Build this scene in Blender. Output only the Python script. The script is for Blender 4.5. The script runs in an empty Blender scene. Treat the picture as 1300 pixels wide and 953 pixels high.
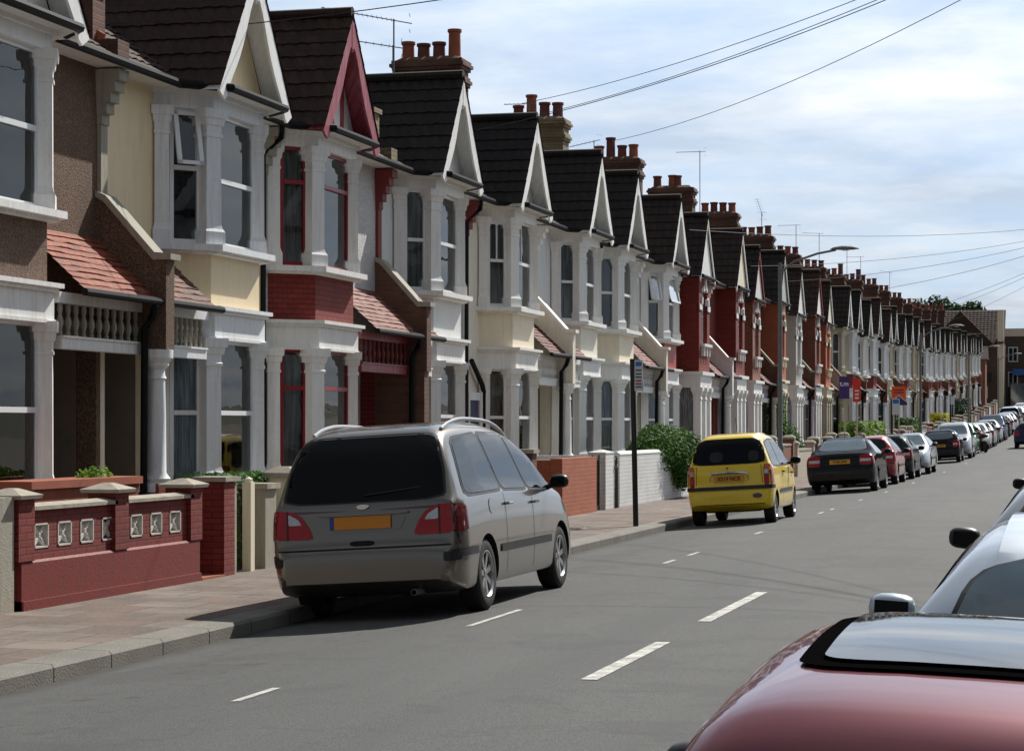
import bpy, bmesh, math, random
from mathutils import Vector, Matrix
from mathutils.bvhtree import BVHTree
from math import sin, cos, pi, radians as R
random.seed(11)
sc = bpy.context.scene
COL = sc.collection
# ------------------------------------------------------------ materials
MATS = {}
def _new(name):
    m = bpy.data.materials.new(name); m.use_nodes = True
    nt = m.node_tree; nt.nodes.clear()
    out = nt.nodes.new('ShaderNodeOutputMaterial')
    b = nt.nodes.new('ShaderNodeBsdfPrincipled')
    nt.links.new(b.outputs[0], out.inputs[0])
    MATS[name] = m
    return m, nt, b, out
def N(nt, t, **kw):
    n = nt.nodes.new(t)
    for k, v in kw.items():
        if k in n.inputs.keys() if isinstance(k, str) else False: n.inputs[k].default_value = v
        else: setattr(n, k, v)
    return n
def L(nt, a, b): nt.links.new(a, b)
def rgb(c): return (c[0], c[1], c[2], 1)
def math_(nt, op, a, b=None, c=None):
    n = nt.nodes.new('ShaderNodeMath'); n.operation = op
    for i, v in enumerate((a, b, c)):
        if v is None: continue
        if hasattr(v, 'links'): L(nt, v, n.inputs[i])
        else: n.inputs[i].default_value = v
    return n.outputs[0]
def noise(nt, vec, scale, detail=4, rough=.55):
    n = nt.nodes.new('ShaderNodeTexNoise'); n.inputs['Scale'].default_value = scale
    n.inputs['Detail'].default_value = detail; n.inputs['Roughness'].default_value = rough
    if vec is not None: L(nt, vec, n.inputs['Vector'])
    return n.outputs[0]
def ramp(nt, fac, stops):
    r = nt.nodes.new('ShaderNodeValToRGB'); L(nt, fac, r.inputs[0])
    e = r.color_ramp.elements
    while len(e) < len(stops): e.new(.5)
    for i, (p, c) in enumerate(stops):
        e[i].position = p
        e[i].color = (c, c, c, 1) if isinstance(c, (int, float)) else rgb(c)
    return r.outputs[0]
def mix(nt, fac, a, b, mode='MIX'):
    n = nt.nodes.new('ShaderNodeMix'); n.data_type = 'RGBA'; n.blend_type = mode
    for s, v in ((n.inputs[0], fac), (n.inputs[6], a), (n.inputs[7], b)):
        if hasattr(v, 'links'): L(nt, v, s)
        elif isinstance(v, (tuple, list)): s.default_value = rgb(v)
        else: s.default_value = v
    return n.outputs[2]
def coords(nt):
    return nt.nodes.new('ShaderNodeTexCoord').outputs['Object']
def wallvec(nt, kz=1.0):
    """x+y along the wall, z up: works on every upright face of a house"""
    c = coords(nt); s = nt.nodes.new('ShaderNodeSeparateXYZ'); L(nt, c, s.inputs[0])
    k = nt.nodes.new('ShaderNodeCombineXYZ')
    L(nt, math_(nt, 'ADD', s.outputs[0], s.outputs[1]), k.inputs[0])
    L(nt, math_(nt, 'MULTIPLY', s.outputs[2], kz), k.inputs[1])
    return k.outputs[0], c
def bump(nt, b, h, strength=.3, dist=.01):
    n = nt.nodes.new('ShaderNodeBump'); n.inputs['Strength'].default_value = strength
    n.inputs['Distance'].default_value = dist
    L(nt, h, n.inputs['Height']); L(nt, n.outputs[0], b.inputs['Normal'])
    return n
def rnd_tint(nt, col, amt=.12):
    oi = nt.nodes.new('ShaderNodeObjectInfo')
    v = math_(nt, 'MULTIPLY_ADD', oi.outputs['Random'], amt, 1 - amt / 2)
    h = nt.nodes.new('ShaderNodeHueSaturation')
    L(nt, v, h.inputs['Value']); L(nt, col, h.inputs['Color'])
    return h.outputs[0]

def m_paint(name, c, rough=.55, dirt=.25, bs=.15, scale=60, dirtcol=None):
    """painted render or painted stone with rain streaks and grime"""
    m, nt, b, o = _new(name)
    v, co = wallvec(nt)
    mp = nt.nodes.new('ShaderNodeMapping'); mp.inputs['Scale'].default_value = (11, .9, 1); L(nt, v, mp.inputs[0])
    streak = noise(nt, mp.outputs[0], 1.3, 6, .65)
    big = noise(nt, co, .9, 5, .6)
    f = math_(nt, 'MULTIPLY', ramp(nt, streak, [(.42, 0), (.72, 1)]), ramp(nt, big, [(.35, .2), (.7, 1)]))
    dc = dirtcol or (c[0] * .55, c[1] * .5, c[2] * .43)
    col = mix(nt, math_(nt, 'MULTIPLY', f, dirt * 2), c, dc)
    fine = noise(nt, co, 14, 5, .6)
    col = mix(nt, ramp(nt, fine, [(.55, 0), (.8, dirt)]), col, dc)
    L(nt, rnd_tint(nt, col, .08), b.inputs['Base Color'])
    b.inputs['Roughness'].default_value = rough
    bump(nt, b, math_(nt, 'ADD', noise(nt, co, scale, 3), math_(nt, 'MULTIPLY', fine, .6)), bs, .01)
    return m
def m_pebble(name, c1, c2, patch=True):
    m, nt, b, o = _new(name)
    co = coords(nt)
    vo = nt.nodes.new('ShaderNodeTexVoronoi'); vo.inputs['Scale'].default_value = 75; L(nt, co, vo.inputs['Vector'])
    fac = ramp(nt, noise(nt, co, 48, 2), [(.38, 0), (.62, 1)])
    col = mix(nt, fac, c1, c2)
    sp = nt.nodes.new('ShaderNodeSeparateColor'); L(nt, vo.outputs['Color'], sp.inputs[0])
    col = mix(nt, ramp(nt, sp.outputs[0], [(.8, 0), (.9, .6)]), col, (c2[0]*1.7, c2[1]*1.6, c2[2]*1.5))
    big = noise(nt, co, .8, 5)
    col = mix(nt, ramp(nt, big, [(.4, 0), (.65, .35)]), col, (c1[0]*.5, c1[1]*.5, c1[2]*.5))
    L(nt, col, b.inputs['Base Color']); b.inputs['Roughness'].default_value = .9
    bump(nt, b, vo.outputs['Distance'], .9, .012)
    return m
def m_brick(name, c1, c2, mortar, w=.225, h=.075, mort=.01, rough=.8, var=.5, bs=.6):
    m, nt, b, o = _new(name)
    v, co = wallvec(nt)
    br = nt.nodes.new('ShaderNodeTexBrick'); L(nt, v, br.inputs['Vector'])
    br.inputs['Scale'].default_value = 1; br.inputs['Brick Width'].default_value = w
    br.inputs['Row Height'].default_value = h; br.inputs['Mortar Size'].default_value = mort
    br.inputs['Mortar Smooth'].default_value = .25; br.inputs['Bias'].default_value = 0
    br.inputs['Color1'].default_value = rgb(c1); br.inputs['Color2'].default_value = rgb(c2)
    br.inputs['Mortar'].default_value = rgb(mortar)
    big = noise(nt, co, 1.7, 6, .6)
    col = mix(nt, ramp(nt, big, [(.4, 0), (.7, var)]), br.outputs['Color'], (c1[0]*.45, c1[1]*.45, c1[2]*.45))
    col = mix(nt, ramp(nt, noise(nt, co, 25, 3), [(.5, 0), (.75, .35)]), col, (c2[0]*.6, c2[1]*.55, c2[2]*.5))
    L(nt, rnd_tint(nt, col, .12), b.inputs['Base Color']); b.inputs['Roughness'].default_value = rough
    hh = math_(nt, 'SUBTRACT', math_(nt, 'MULTIPLY', noise(nt, co, 40, 3), .35), br.outputs['Fac'])
    bump(nt, b, hh, bs, .012)
    return m
def m_tile(name, c1, c2, w=.3, h=.33, moss=.0, spec=.35, kz=1.0, rough=.75):
    """roof tiles: the courses are geometry, this colours single tiles"""
    m, nt, b, o = _new(name)
    v, co = wallvec(nt, kz)
    br = nt.nodes.new('ShaderNodeTexBrick'); L(nt, v, br.inputs['Vector'])
    br.inputs['Scale'].default_value = 1; br.inputs['Brick Width'].default_value = w
    br.inputs['Row Height'].default_value = h; br.inputs['Mortar Size'].default_value = .006
    br.inputs['Color1'].default_value = rgb(c1); br.inputs['Color2'].default_value = rgb(c2)
    br.inputs['Mortar'].default_value = (c1[0]*.25, c1[1]*.25, c1[2]*.25, 1)
    n1 = noise(nt, co, 5, 6, .65)
    col = mix(nt, ramp(nt, n1, [(.35, 0), (.65, .6)]), br.outputs['Color'], (c1[0]*.45, c1[1]*.45, c1[2]*.42))
    col = mix(nt, ramp(nt, noise(nt, co, 18, 4, .7), [(.66, 0), (.74, moss)]), col, (.16, .15, .12))
    L(nt, rnd_tint(nt, col, .3), b.inputs['Base Color'])
    b.inputs['Roughness'].default_value = rough; b.inputs['Specular IOR Level'].default_value = spec
    bump(nt, b, math_(nt, 'SUBTRACT', noise(nt, co, 45, 4), math_(nt, 'MULTIPLY', br.outputs['Fac'], 1.0)), .5, .01)
    return m
def m_simple(name, c, rough=.5, metal=0, var=.25, vs=8, bs=0, spec=.5, coat=0, bscale=60):
    m, nt, b, o = _new(name)
    co = coords(nt)
    col = mix(nt, ramp(nt, noise(nt, co, vs, 5, .6), [(.35, 0), (.75, var)]), c, (c[0]*.5, c[1]*.5, c[2]*.5))
    L(nt, col, b.inputs['Base Color'])
    b.inputs['Roughness'].default_value = rough; b.inputs['Metallic'].default_value = metal
    b.inputs['Specular IOR Level'].default_value = spec; b.inputs['Coat Weight'].default_value = coat
    b.inputs['Coat Roughness'].default_value = .04
    if bs: bump(nt, b, noise(nt, co, bscale, 4), bs, .01)
    return m
def m_carpaint(name, c, metal=.35, rough=.38, dust=.12, coat=.9):
    m, nt, b, o = _new(name)
    co = coords(nt)
    s = nt.nodes.new('ShaderNodeSeparateXYZ'); L(nt, co, s.inputs[0])
    low = nt.nodes.new('ShaderNodeMapRange'); L(nt, s.outputs[2], low.inputs[0])
    low.inputs[1].default_value = .15; low.inputs[2].default_value = .8; low.inputs[3].default_value = 1; low.inputs[4].default_value = .15
    d = math_(nt, 'MULTIPLY', math_(nt, 'MULTIPLY', low.outputs[0], dust * 2), ramp(nt, noise(nt, co, 5, 6, .7), [(.3, .2), (.75, 1)]))
    col = mix(nt, d, c, (.16, .145, .12))
    flake = noise(nt, co, 900, 1)
    col = mix(nt, ramp(nt, flake, [(.45, 0), (.7, .25)]), col, (min(1, c[0]*1.8), min(1, c[1]*1.8), min(1, c[2]*1.8)))
    L(nt, col, b.inputs['Base Color'])
    b.inputs['Metallic'].default_value = metal; b.inputs['Roughness'].default_value = rough
    b.inputs['Coat Weight'].default_value = coat; b.inputs['Specular IOR Level'].default_value = .5 if coat > .5 else .0
    L(nt, math_(nt, 'MULTIPLY_ADD', d, .8, .03), b.inputs['Coat Roughness'])
    return m
def m_glass(name, tint=(.75, .8, .8), f=1.0, rough=.01):
    """thin window glass: mirror by Fresnel over a see-through sheet, slightly wavy"""
    m = bpy.data.materials.new(name); m.use_nodes = True; nt = m.node_tree; nt.nodes.clear(); MATS[name] = m
    o = nt.nodes.new('ShaderNodeOutputMaterial')
    g = nt.nodes.new('ShaderNodeBsdfGlossy'); g.inputs['Roughness'].default_value = rough
    t = nt.nodes.new('ShaderNodeBsdfTransparent'); t.inputs[0].default_value = rgb(tint)
    fr = nt.nodes.new('ShaderNodeFresnel'); fr.inputs[0].default_value = 1.55
    co = coords(nt)
    bp = nt.nodes.new('ShaderNodeBump'); bp.inputs['Strength'].default_value = .05; bp.inputs['Distance'].default_value = .02
    L(nt, noise(nt, co, 2.2, 2), bp.inputs['Height'])
    L(nt, bp.outputs[0], g.inputs['Normal']); L(nt, bp.outputs[0], fr.inputs['Normal'])
    mx = nt.nodes.new('ShaderNodeMixShader')
    L(nt, math_(nt, 'MINIMUM', math_(nt, 'MULTIPLY', fr.outputs[0], 1.7 * f), 1.0), mx.inputs[0])
    L(nt, t.outputs[0], mx.inputs[1]); L(nt, g.outputs[0], mx.inputs[2]); L(nt, mx.outputs[0], o.inputs[0])
    return m
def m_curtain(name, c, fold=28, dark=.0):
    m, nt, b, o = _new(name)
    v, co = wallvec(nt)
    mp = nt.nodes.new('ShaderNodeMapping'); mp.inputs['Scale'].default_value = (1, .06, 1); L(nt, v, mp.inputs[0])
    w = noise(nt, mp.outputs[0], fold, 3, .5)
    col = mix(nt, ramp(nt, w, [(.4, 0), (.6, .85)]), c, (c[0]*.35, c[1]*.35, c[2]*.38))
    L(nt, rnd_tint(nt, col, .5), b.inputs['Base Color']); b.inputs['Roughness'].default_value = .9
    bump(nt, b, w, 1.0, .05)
    return m

m_paint('white_paint', (.83, .83, .81), dirt=.3)
m_paint('white_paint_worn', (.74, .74, .72), dirt=.32)
m_paint('bluish_white_paint', (.79, .81, .83), dirt=.32)
m_paint('cream_paint', (.82, .67, .43), dirt=.2)
m_paint('pale_cream_paint', (.82, .74, .57), dirt=.22)
m_paint('off_white_render', (.80, .75, .64), dirt=.28, bs=.35, scale=90)
m_paint('grey_white_render', (.72, .73, .72), dirt=.26, bs=.5, scale=70)
m_paint('beige_paint', (.52, .46, .36), dirt=.22)
m_paint('stone_grey_paint', (.46, .46, .43), dirt=.22)
m_paint('aged_stone', (.36, .34, .28), rough=.85, dirt=.45, bs=.5)
m_paint('lilac_paint', (.50, .43, .50), dirt=.2)
m_paint('red_masonry_paint', (.19, .020, .016), rough=.6, dirt=.5, bs=.35, scale=30, dirtcol=(.11, .03, .025))
m_paint('bright_red_paint', (.33, .03, .02), rough=.5, dirt=.15)
m_paint('crimson_joinery', (.27, .012, .022), rough=.4, dirt=.12)
m_paint('pink_red_barge', (.26, .018, .035), rough=.5, dirt=.35, dirtcol=(.5, .28, .3))
m_pebble('brown_pebbledash', (.085, .05, .033), (.22, .14, .095))
m_pebble('white_pebbledash', (.50, .50, .50), (.70, .70, .70))
m_brick('red_painted_brick', (.19, .02, .015), (.24, .03, .02), (.10, .014, .012), var=.35)
m_brick('red_brick', (.28, .075, .04), (.20, .05, .03), (.22, .17, .13))
m_brick('dark_brick', (.12, .05, .032), (.19, .08, .045), (.12, .09, .07), var=.7)
m_brick('orange_brick', (.44, .115, .05), (.36, .09, .04), (.36, .14, .08), var=.25)
m_brick('stock_brick', (.34, .26, .14), (.27, .19, .10), (.16, .13, .10), var=.6)
m_brick('white_painted_brick', (.70, .71, .70), (.66, .67, .66), (.55, .56, .55), var=.25, mort=.008)
m_brick('brown_brick', (.11, .07, .05), (.09, .055, .04), (.12, .09, .07))
m_tile('dark_roof_tile', (.044, .028, .021), (.026, .017, .013), w=.2, h=.27, moss=.7)
m_tile('brown_roof_tile', (.064, .032, .022), (.038, .020, .014), w=.2, h=.27, moss=.6)
m_tile('black_roof_tile', (.028, .022, .019), (.017, .014, .012), w=.2, h=.27, moss=.5)
m_tile('orange_clay_tile', (.34, .095, .05), (.21, .055, .032), w=.17, h=.11, moss=.5, kz=1)
m_tile('brown_clay_tile', (.15, .075, .05), (.24, .085, .05), w=.17, h=.11, moss=.6)
m_tile('pinkish_clay_tile', (.30, .14, .11), (.16, .05, .04), w=.17, h=.11, moss=.8)
m_tile('maroon_clay_tile', (.20, .06, .05), (.13, .04, .035), w=.17, h=.11, moss=.5)
m_simple('terracotta', (.36, .10, .05), .8, vs=5, var=.6, bs=.3)
m_simple('terracotta_bright', (.48, .17, .09), .8, vs=5, var=.5)
m_simple('soot_terracotta', (.20, .06, .045), .85, vs=4, var=.8, bs=.3)
m_simple('black_plastic', (.007, .007, .008), .5, var=.3, spec=.15)
m_simple('black_iron', (.01, .01, .011), .45, var=.3)
m_simple('lead_flashing', (.16, .165, .17), .6, var=.5)
m_simple('upvc_white', (.78, .79, .80), .3, var=.06)
m_simple('dark_interior', (.018, .017, .016), .9)
m_simple('porch_interior', (.20, .17, .135), .85, var=.5, vs=2)
m_simple('brown_door', (.10, .05, .028), .4, var=.5)
m_simple('blue_door', (.012, .02, .085), .35)
m_simple('white_door', (.6, .6, .58), .35, var=.2)
m_simple('green_door', (.02, .07, .04), .35)
m_simple('red_door', (.25, .02, .02), .35)
m_simple('galvanised_steel', (.33, .34, .35), .5, .6)
m_simple('lamp_grey', (.16, .165, .17), .6, .2)
m_simple('aluminium', (.5, .5, .5), .35, .9)
m_simple('brass', (.5, .35, .12), .35, .9)
m_simple('concrete_coping', (.42, .38, .31), .9, vs=7, var=.75, bs=.5)
m_simple('breeze_block', (.60, .58, .53), .85, vs=9, var=.35, bs=.3)
m_simple('tyre_rubber', (.013, .013, .013), .8, var=.4, bs=.2)
m_simple('alloy_rim', (.55, .55, .56), .28, .9, var=.3)
m_simple('wheel_trim', (.38, .39, .40), .4, .5, var=.3)
m_simple('chrome', (.75, .76, .78), .12, 1, var=.1)
m_simple('lamp_red', (.42, .002, .004), .2, var=.5, vs=22, coat=.4, spec=.3)
m_simple('lamp_dark_red', (.10, .004, .006), .15, var=.5, vs=22, coat=1)
m_simple('lamp_clear', (.55, .56, .58), .1, .3, var=.5, vs=30, coat=1)
m_simple('lamp_orange', (.6, .14, .03), .15, var=.3, coat=1)
m_simple('plate_yellow', (.75, .36, .02), .5, var=.1)
m_simple('plate_orange', (.72, .25, .015), .5, var=.08)
m_simple('plate_white', (.75, .75, .72), .5, var=.1)
m_simple('plate_blue', (.02, .06, .35), .4)
m_simple('plate_black', (.01, .01, .01), .5)
m_simple('car_trim', (.015, .015, .016), .45, var=.2)
m_simple('underbody', (.006, .006, .006), .9)
m_simple('car_glass', (.004, .005, .006), .015, 0, var=.1, spec=.24, coat=0)
m_simple('car_glass_sky_tint', (.085, .125, .145), .02, 0, var=.5, vs=2.2, spec=.8, coat=1)  # reflected sky put into the base colour of the glass
m_simple('sunroof_glass', (.02, .022, .024), .05, 0, spec=.55, coat=0)
m_simple('sunroof_rubber', (.004, .004, .004), .9, spec=0)
m_simple('wood_post', (.50, .44, .34), .8, var=.6, bs=.3)
m_simple('timber_pole', (.16, .12, .085), .85, var=.5, bs=.4)
m_simple('sign_white', (.62, .66, .70), .45, var=.1)
m_simple('sign_blue', (.03, .15, .5), .4)
m_simple('sign_ink', (.08, .09, .12), .6)
m_simple('board_purple', (.045, .012, .16), .4)
m_simple('board_red', (.70, .03, .01), .4)
m_simple('board_orange', (.85, .10, .005), .4)
m_simple('board_navy', (.01, .015, .12), .4)
m_simple('board_white', (.75, .75, .78), .4)
m_simple('wire_black', (.02, .02, .022), .6)
m_simple('soil', (.05, .035, .022), .95)
m_simple('seat_cloth', (.03, .03, .033), .9)
m_simple('trunk_bark', (.10, .075, .05), .9, bs=.6)
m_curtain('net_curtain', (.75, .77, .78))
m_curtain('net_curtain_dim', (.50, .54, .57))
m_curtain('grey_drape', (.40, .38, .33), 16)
m_curtain('dark_room', (.07, .075, .08), 6)  # unlit room behind the panes, its shade put into the colour
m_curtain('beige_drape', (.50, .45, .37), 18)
m_glass('window_glass', (.86, .90, .92), .62)
m_glass('dark_window_glass', (.30, .34, .36), 1.3)
CAR = {'champagne': (.185, .163, .137), 'yellow': (.95, .66, .006), 'black': (.008, .009, .011), 'red': (.30, .012, .014),
       'maroon': (.15, .012, .024), 'silver': (.45, .50, .56), 'silver_grey': (.33, .35, .38), 'dark_green': (.01, .02, .018),
       'green': (.02, .22, .06), 'white': (.7, .7, .7), 'dark_blue': (.015, .025, .07), 'grey': (.12, .125, .13), 'light_blue': (.2, .3, .42)}
for k, c in CAR.items():
    m_carpaint('carpaint_' + k, c, metal={'yellow': .0, 'white': 0, 'black': 0, 'champagne': .8, 'silver': .6}.get(k, .4), rough=.30 if k == 'champagne' else .38, coat=.45 if k in ('black', 'dark_green', 'dark_blue') else .9, dust=.05 if k in ('yellow', 'silver', 'maroon') else .12)

def m_leaf(name, c1, c2, c3=None):
    m, nt, b, o = _new(name)
    gi = nt.nodes.new('ShaderNodeNewGeometry')
    col = mix(nt, gi.outputs['Random Per Island'], c1, c2)
    L(nt, mix(nt, ramp(nt, noise(nt, coords(nt), 2.5, 3), [(.4, 0), (.7, .6)]), col, c3 or (c1[0]*.6, c1[1]*.6, c1[2]*.6)), b.inputs['Base Color'])
    b.inputs['Roughness'].default_value = .6; b.inputs['Specular IOR Level'].default_value = .15
    tr = nt.nodes.new('ShaderNodeBsdfTranslucent'); L(nt, col, tr.inputs[0])
    ms = nt.nodes.new('ShaderNodeMixShader'); ms.inputs[0].default_value = .3
    L(nt, b.outputs[0], ms.inputs[1]); L(nt, tr.outputs[0], ms.inputs[2]); L(nt, ms.outputs[0], o.inputs[0])
m_leaf('leaf_green', (.035, .10, .015), (.075, .17, .025))
m_leaf('leaf_bright', (.13, .25, .03), (.20, .32, .05))
m_leaf('leaf_dark', (.018, .05, .02), (.035, .08, .03))
m_leaf('leaf_yellow', (.42, .42, .03), (.55, .5, .05))

# ground materials
def m_asphalt():
    m, nt, b, o = _new('asphalt')
    co = coords(nt)
    mp = nt.nodes.new('ShaderNodeMapping'); mp.inputs['Scale'].default_value = (1, .12, 1); L(nt, co, mp.inputs[0])
    wear = noise(nt, mp.outputs[0], .8, 6, .6)
    col = mix(nt, ramp(nt, wear, [(.35, 0), (.7, 1)]), (.066, .068, .067), (.094, .096, .094))
    agg = noise(nt, co, 110, 5, .9)
    col = mix(nt, ramp(nt, agg, [(.40, .85), (.5, 0)]), col, (.022, .023, .023))
    col = mix(nt, ramp(nt, agg, [(.52, 0), (.64, .8)]), col, (.22, .22, .215))
    # irregular darker patches and stains
    patch = noise(nt, co, .55, 4, .7)
    col = mix(nt, ramp(nt, patch, [(.53, 0), (.58, .35)]), col, (.05, .051, .051))
    vo = nt.nodes.new('ShaderNodeTexVoronoi'); vo.feature = 'DISTANCE_TO_EDGE'; vo.inputs['Scale'].default_value = .33
    wv = nt.nodes.new('ShaderNodeVectorMath'); wv.operation = 'ADD'
    n3 = nt.nodes.new('ShaderNodeTexNoise'); n3.inputs['Scale'].default_value = 1.4; L(nt, co, n3.inputs['Vector'])
    L(nt, n3.outputs['Color'], wv.inputs[0]); L(nt, co, wv.inputs[1]); L(nt, wv.outputs[0], vo.inputs['Vector'])
    col = mix(nt, ramp(nt, vo.outputs['Distance'], [(.002, .22), (.006, 0)]), col, (.03, .03, .03))
    sx = nt.nodes.new('ShaderNodeSeparateXYZ'); L(nt, co, sx.inputs[0])
    # gutter grit along the kerb and oil drips down the middle of the parking bays
    edge = math_(nt, 'ADD', sx.outputs[0], math_(nt, 'MULTIPLY', noise(nt, co, 3, 4), .35))
    col = mix(nt, ramp(nt, edge, [(.22, .75), (.42, 0)]), col, (.045, .040, .034))
    spots = ramp(nt, noise(nt, co, 4.5, 3, .5), [(.60, 0), (.70, .6)])
    bay = ramp(nt, math_(nt, 'ABSOLUTE', math_(nt, 'SUBTRACT', sx.outputs[0], 1.0)), [(.3, 1), (.75, 0)])
    col = mix(nt, math_(nt, 'MULTIPLY', spots, bay), col, (.035, .034, .033))
    L(nt, col, b.inputs['Base Color']); b.inputs['Roughness'].default_value = .82
    b.inputs['Specular IOR Level'].default_value = .35
    bump(nt, b, agg, .6, .006)
m_asphalt()
def m_slabs():
    m, nt, b, o = _new('paving_slabs')
    co = coords(nt)
    br = nt.nodes.new('ShaderNodeTexBrick')
    L(nt, co, br.inputs['Vector'])
    br.inputs['Scale'].default_value = 1; br.inputs['Brick Width'].default_value = .62
    br.inputs['Row Height'].default_value = .61; br.inputs['Mortar Size'].default_value = .012
    br.inputs['Color1'].default_value = (0, 0, 0, 1); br.inputs['Color2'].default_value = (1, 1, 1, 1)
    br.inputs['Mortar'].default_value = (.5, .5, .5, 1); br.inputs['Bias'].default_value = 0
    col = ramp(nt, br.outputs['Color'], [(0, (.115, .078, .060)), (.3, (.185, .125, .097)), (.6, (.21, .172, .14)), (1, (.14, .088, .066))])
    col = mix(nt, br.outputs['Fac'], col, (.06, .05, .042))
    col = mix(nt, ramp(nt, noise(nt, co, 1.3, 6, .65), [(.40, 0), (.66, .8)]), col, (.075, .062, .052))
    col = mix(nt, ramp(nt, noise(nt, co, 22, 5, .7), [(.45, 0), (.7, .4)]), col, (.24, .21, .18))
    vo = nt.nodes.new('ShaderNodeTexVoronoi'); vo.inputs['Scale'].default_value = 3.1; L(nt, co, vo.inputs['Vector'])
    col = mix(nt, ramp(nt, vo.outputs['Distance'], [(.03, .7), (.05, 0)]), col, (.05, .045, .04))
    L(nt, col, b.inputs['Base Color']); b.inputs['Roughness'].default_value = .85
    bump(nt, b, math_(nt, 'SUBTRACT', noise(nt, co, 60, 3), br.outputs['Fac']), .5, .01)
m_slabs()
def m_kerb():
    m, nt, b, o = _new('granite_kerb')
    co = coords(nt)
    s = nt.nodes.new('ShaderNodeSeparateXYZ'); L(nt, co, s.inputs[0])
    fr = math_(nt, 'FRACT', math_(nt, 'DIVIDE', s.outputs[1], .92))
    j = ramp(nt, fr, [(.008, 1), (.02, 0)])
    col = mix(nt, ramp(nt, noise(nt, co, 90, 3, .8), [(.35, 0), (.65, 1)]), (.12, .11, .095), (.26, .245, .21))
    col = mix(nt, ramp(nt, noise(nt, co, 2.2, 5), [(.4, 0), (.7, .5)]), col, (.11, .1, .085))
    col = mix(nt, j, col, (.03, .03, .03))
    L(nt, col, b.inputs['Base Color']); b.inputs['Roughness'].default_value = .8
    bump(nt, b, math_(nt, 'SUBTRACT', noise(nt, co, 50, 4), j), .6, .01)
m_kerb()
m_, nt_, b_, o_ = _new('road_paint')
c_ = coords(nt_)
L(nt_, mix(nt_, ramp(nt_, math_(nt_, 'ADD', math_(nt_, 'MULTIPLY', noise(nt_, c_, 70, 4, .8), .6), math_(nt_, 'MULTIPLY', noise(nt_, c_, 6, 3), .4)), [(.47, 0), (.56, .8)]), (.58, .57, .52), (.13, .13, .125)), b_.inputs['Base Color'])
b_.inputs['Roughness'].default_value = .75
m_simple('garden_ground', (.16, .14, .12), .9, var=.6, vs=3, bs=.4)
m_simple('land', (.09, .10, .06), .95, var=.5, vs=.05)

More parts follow.
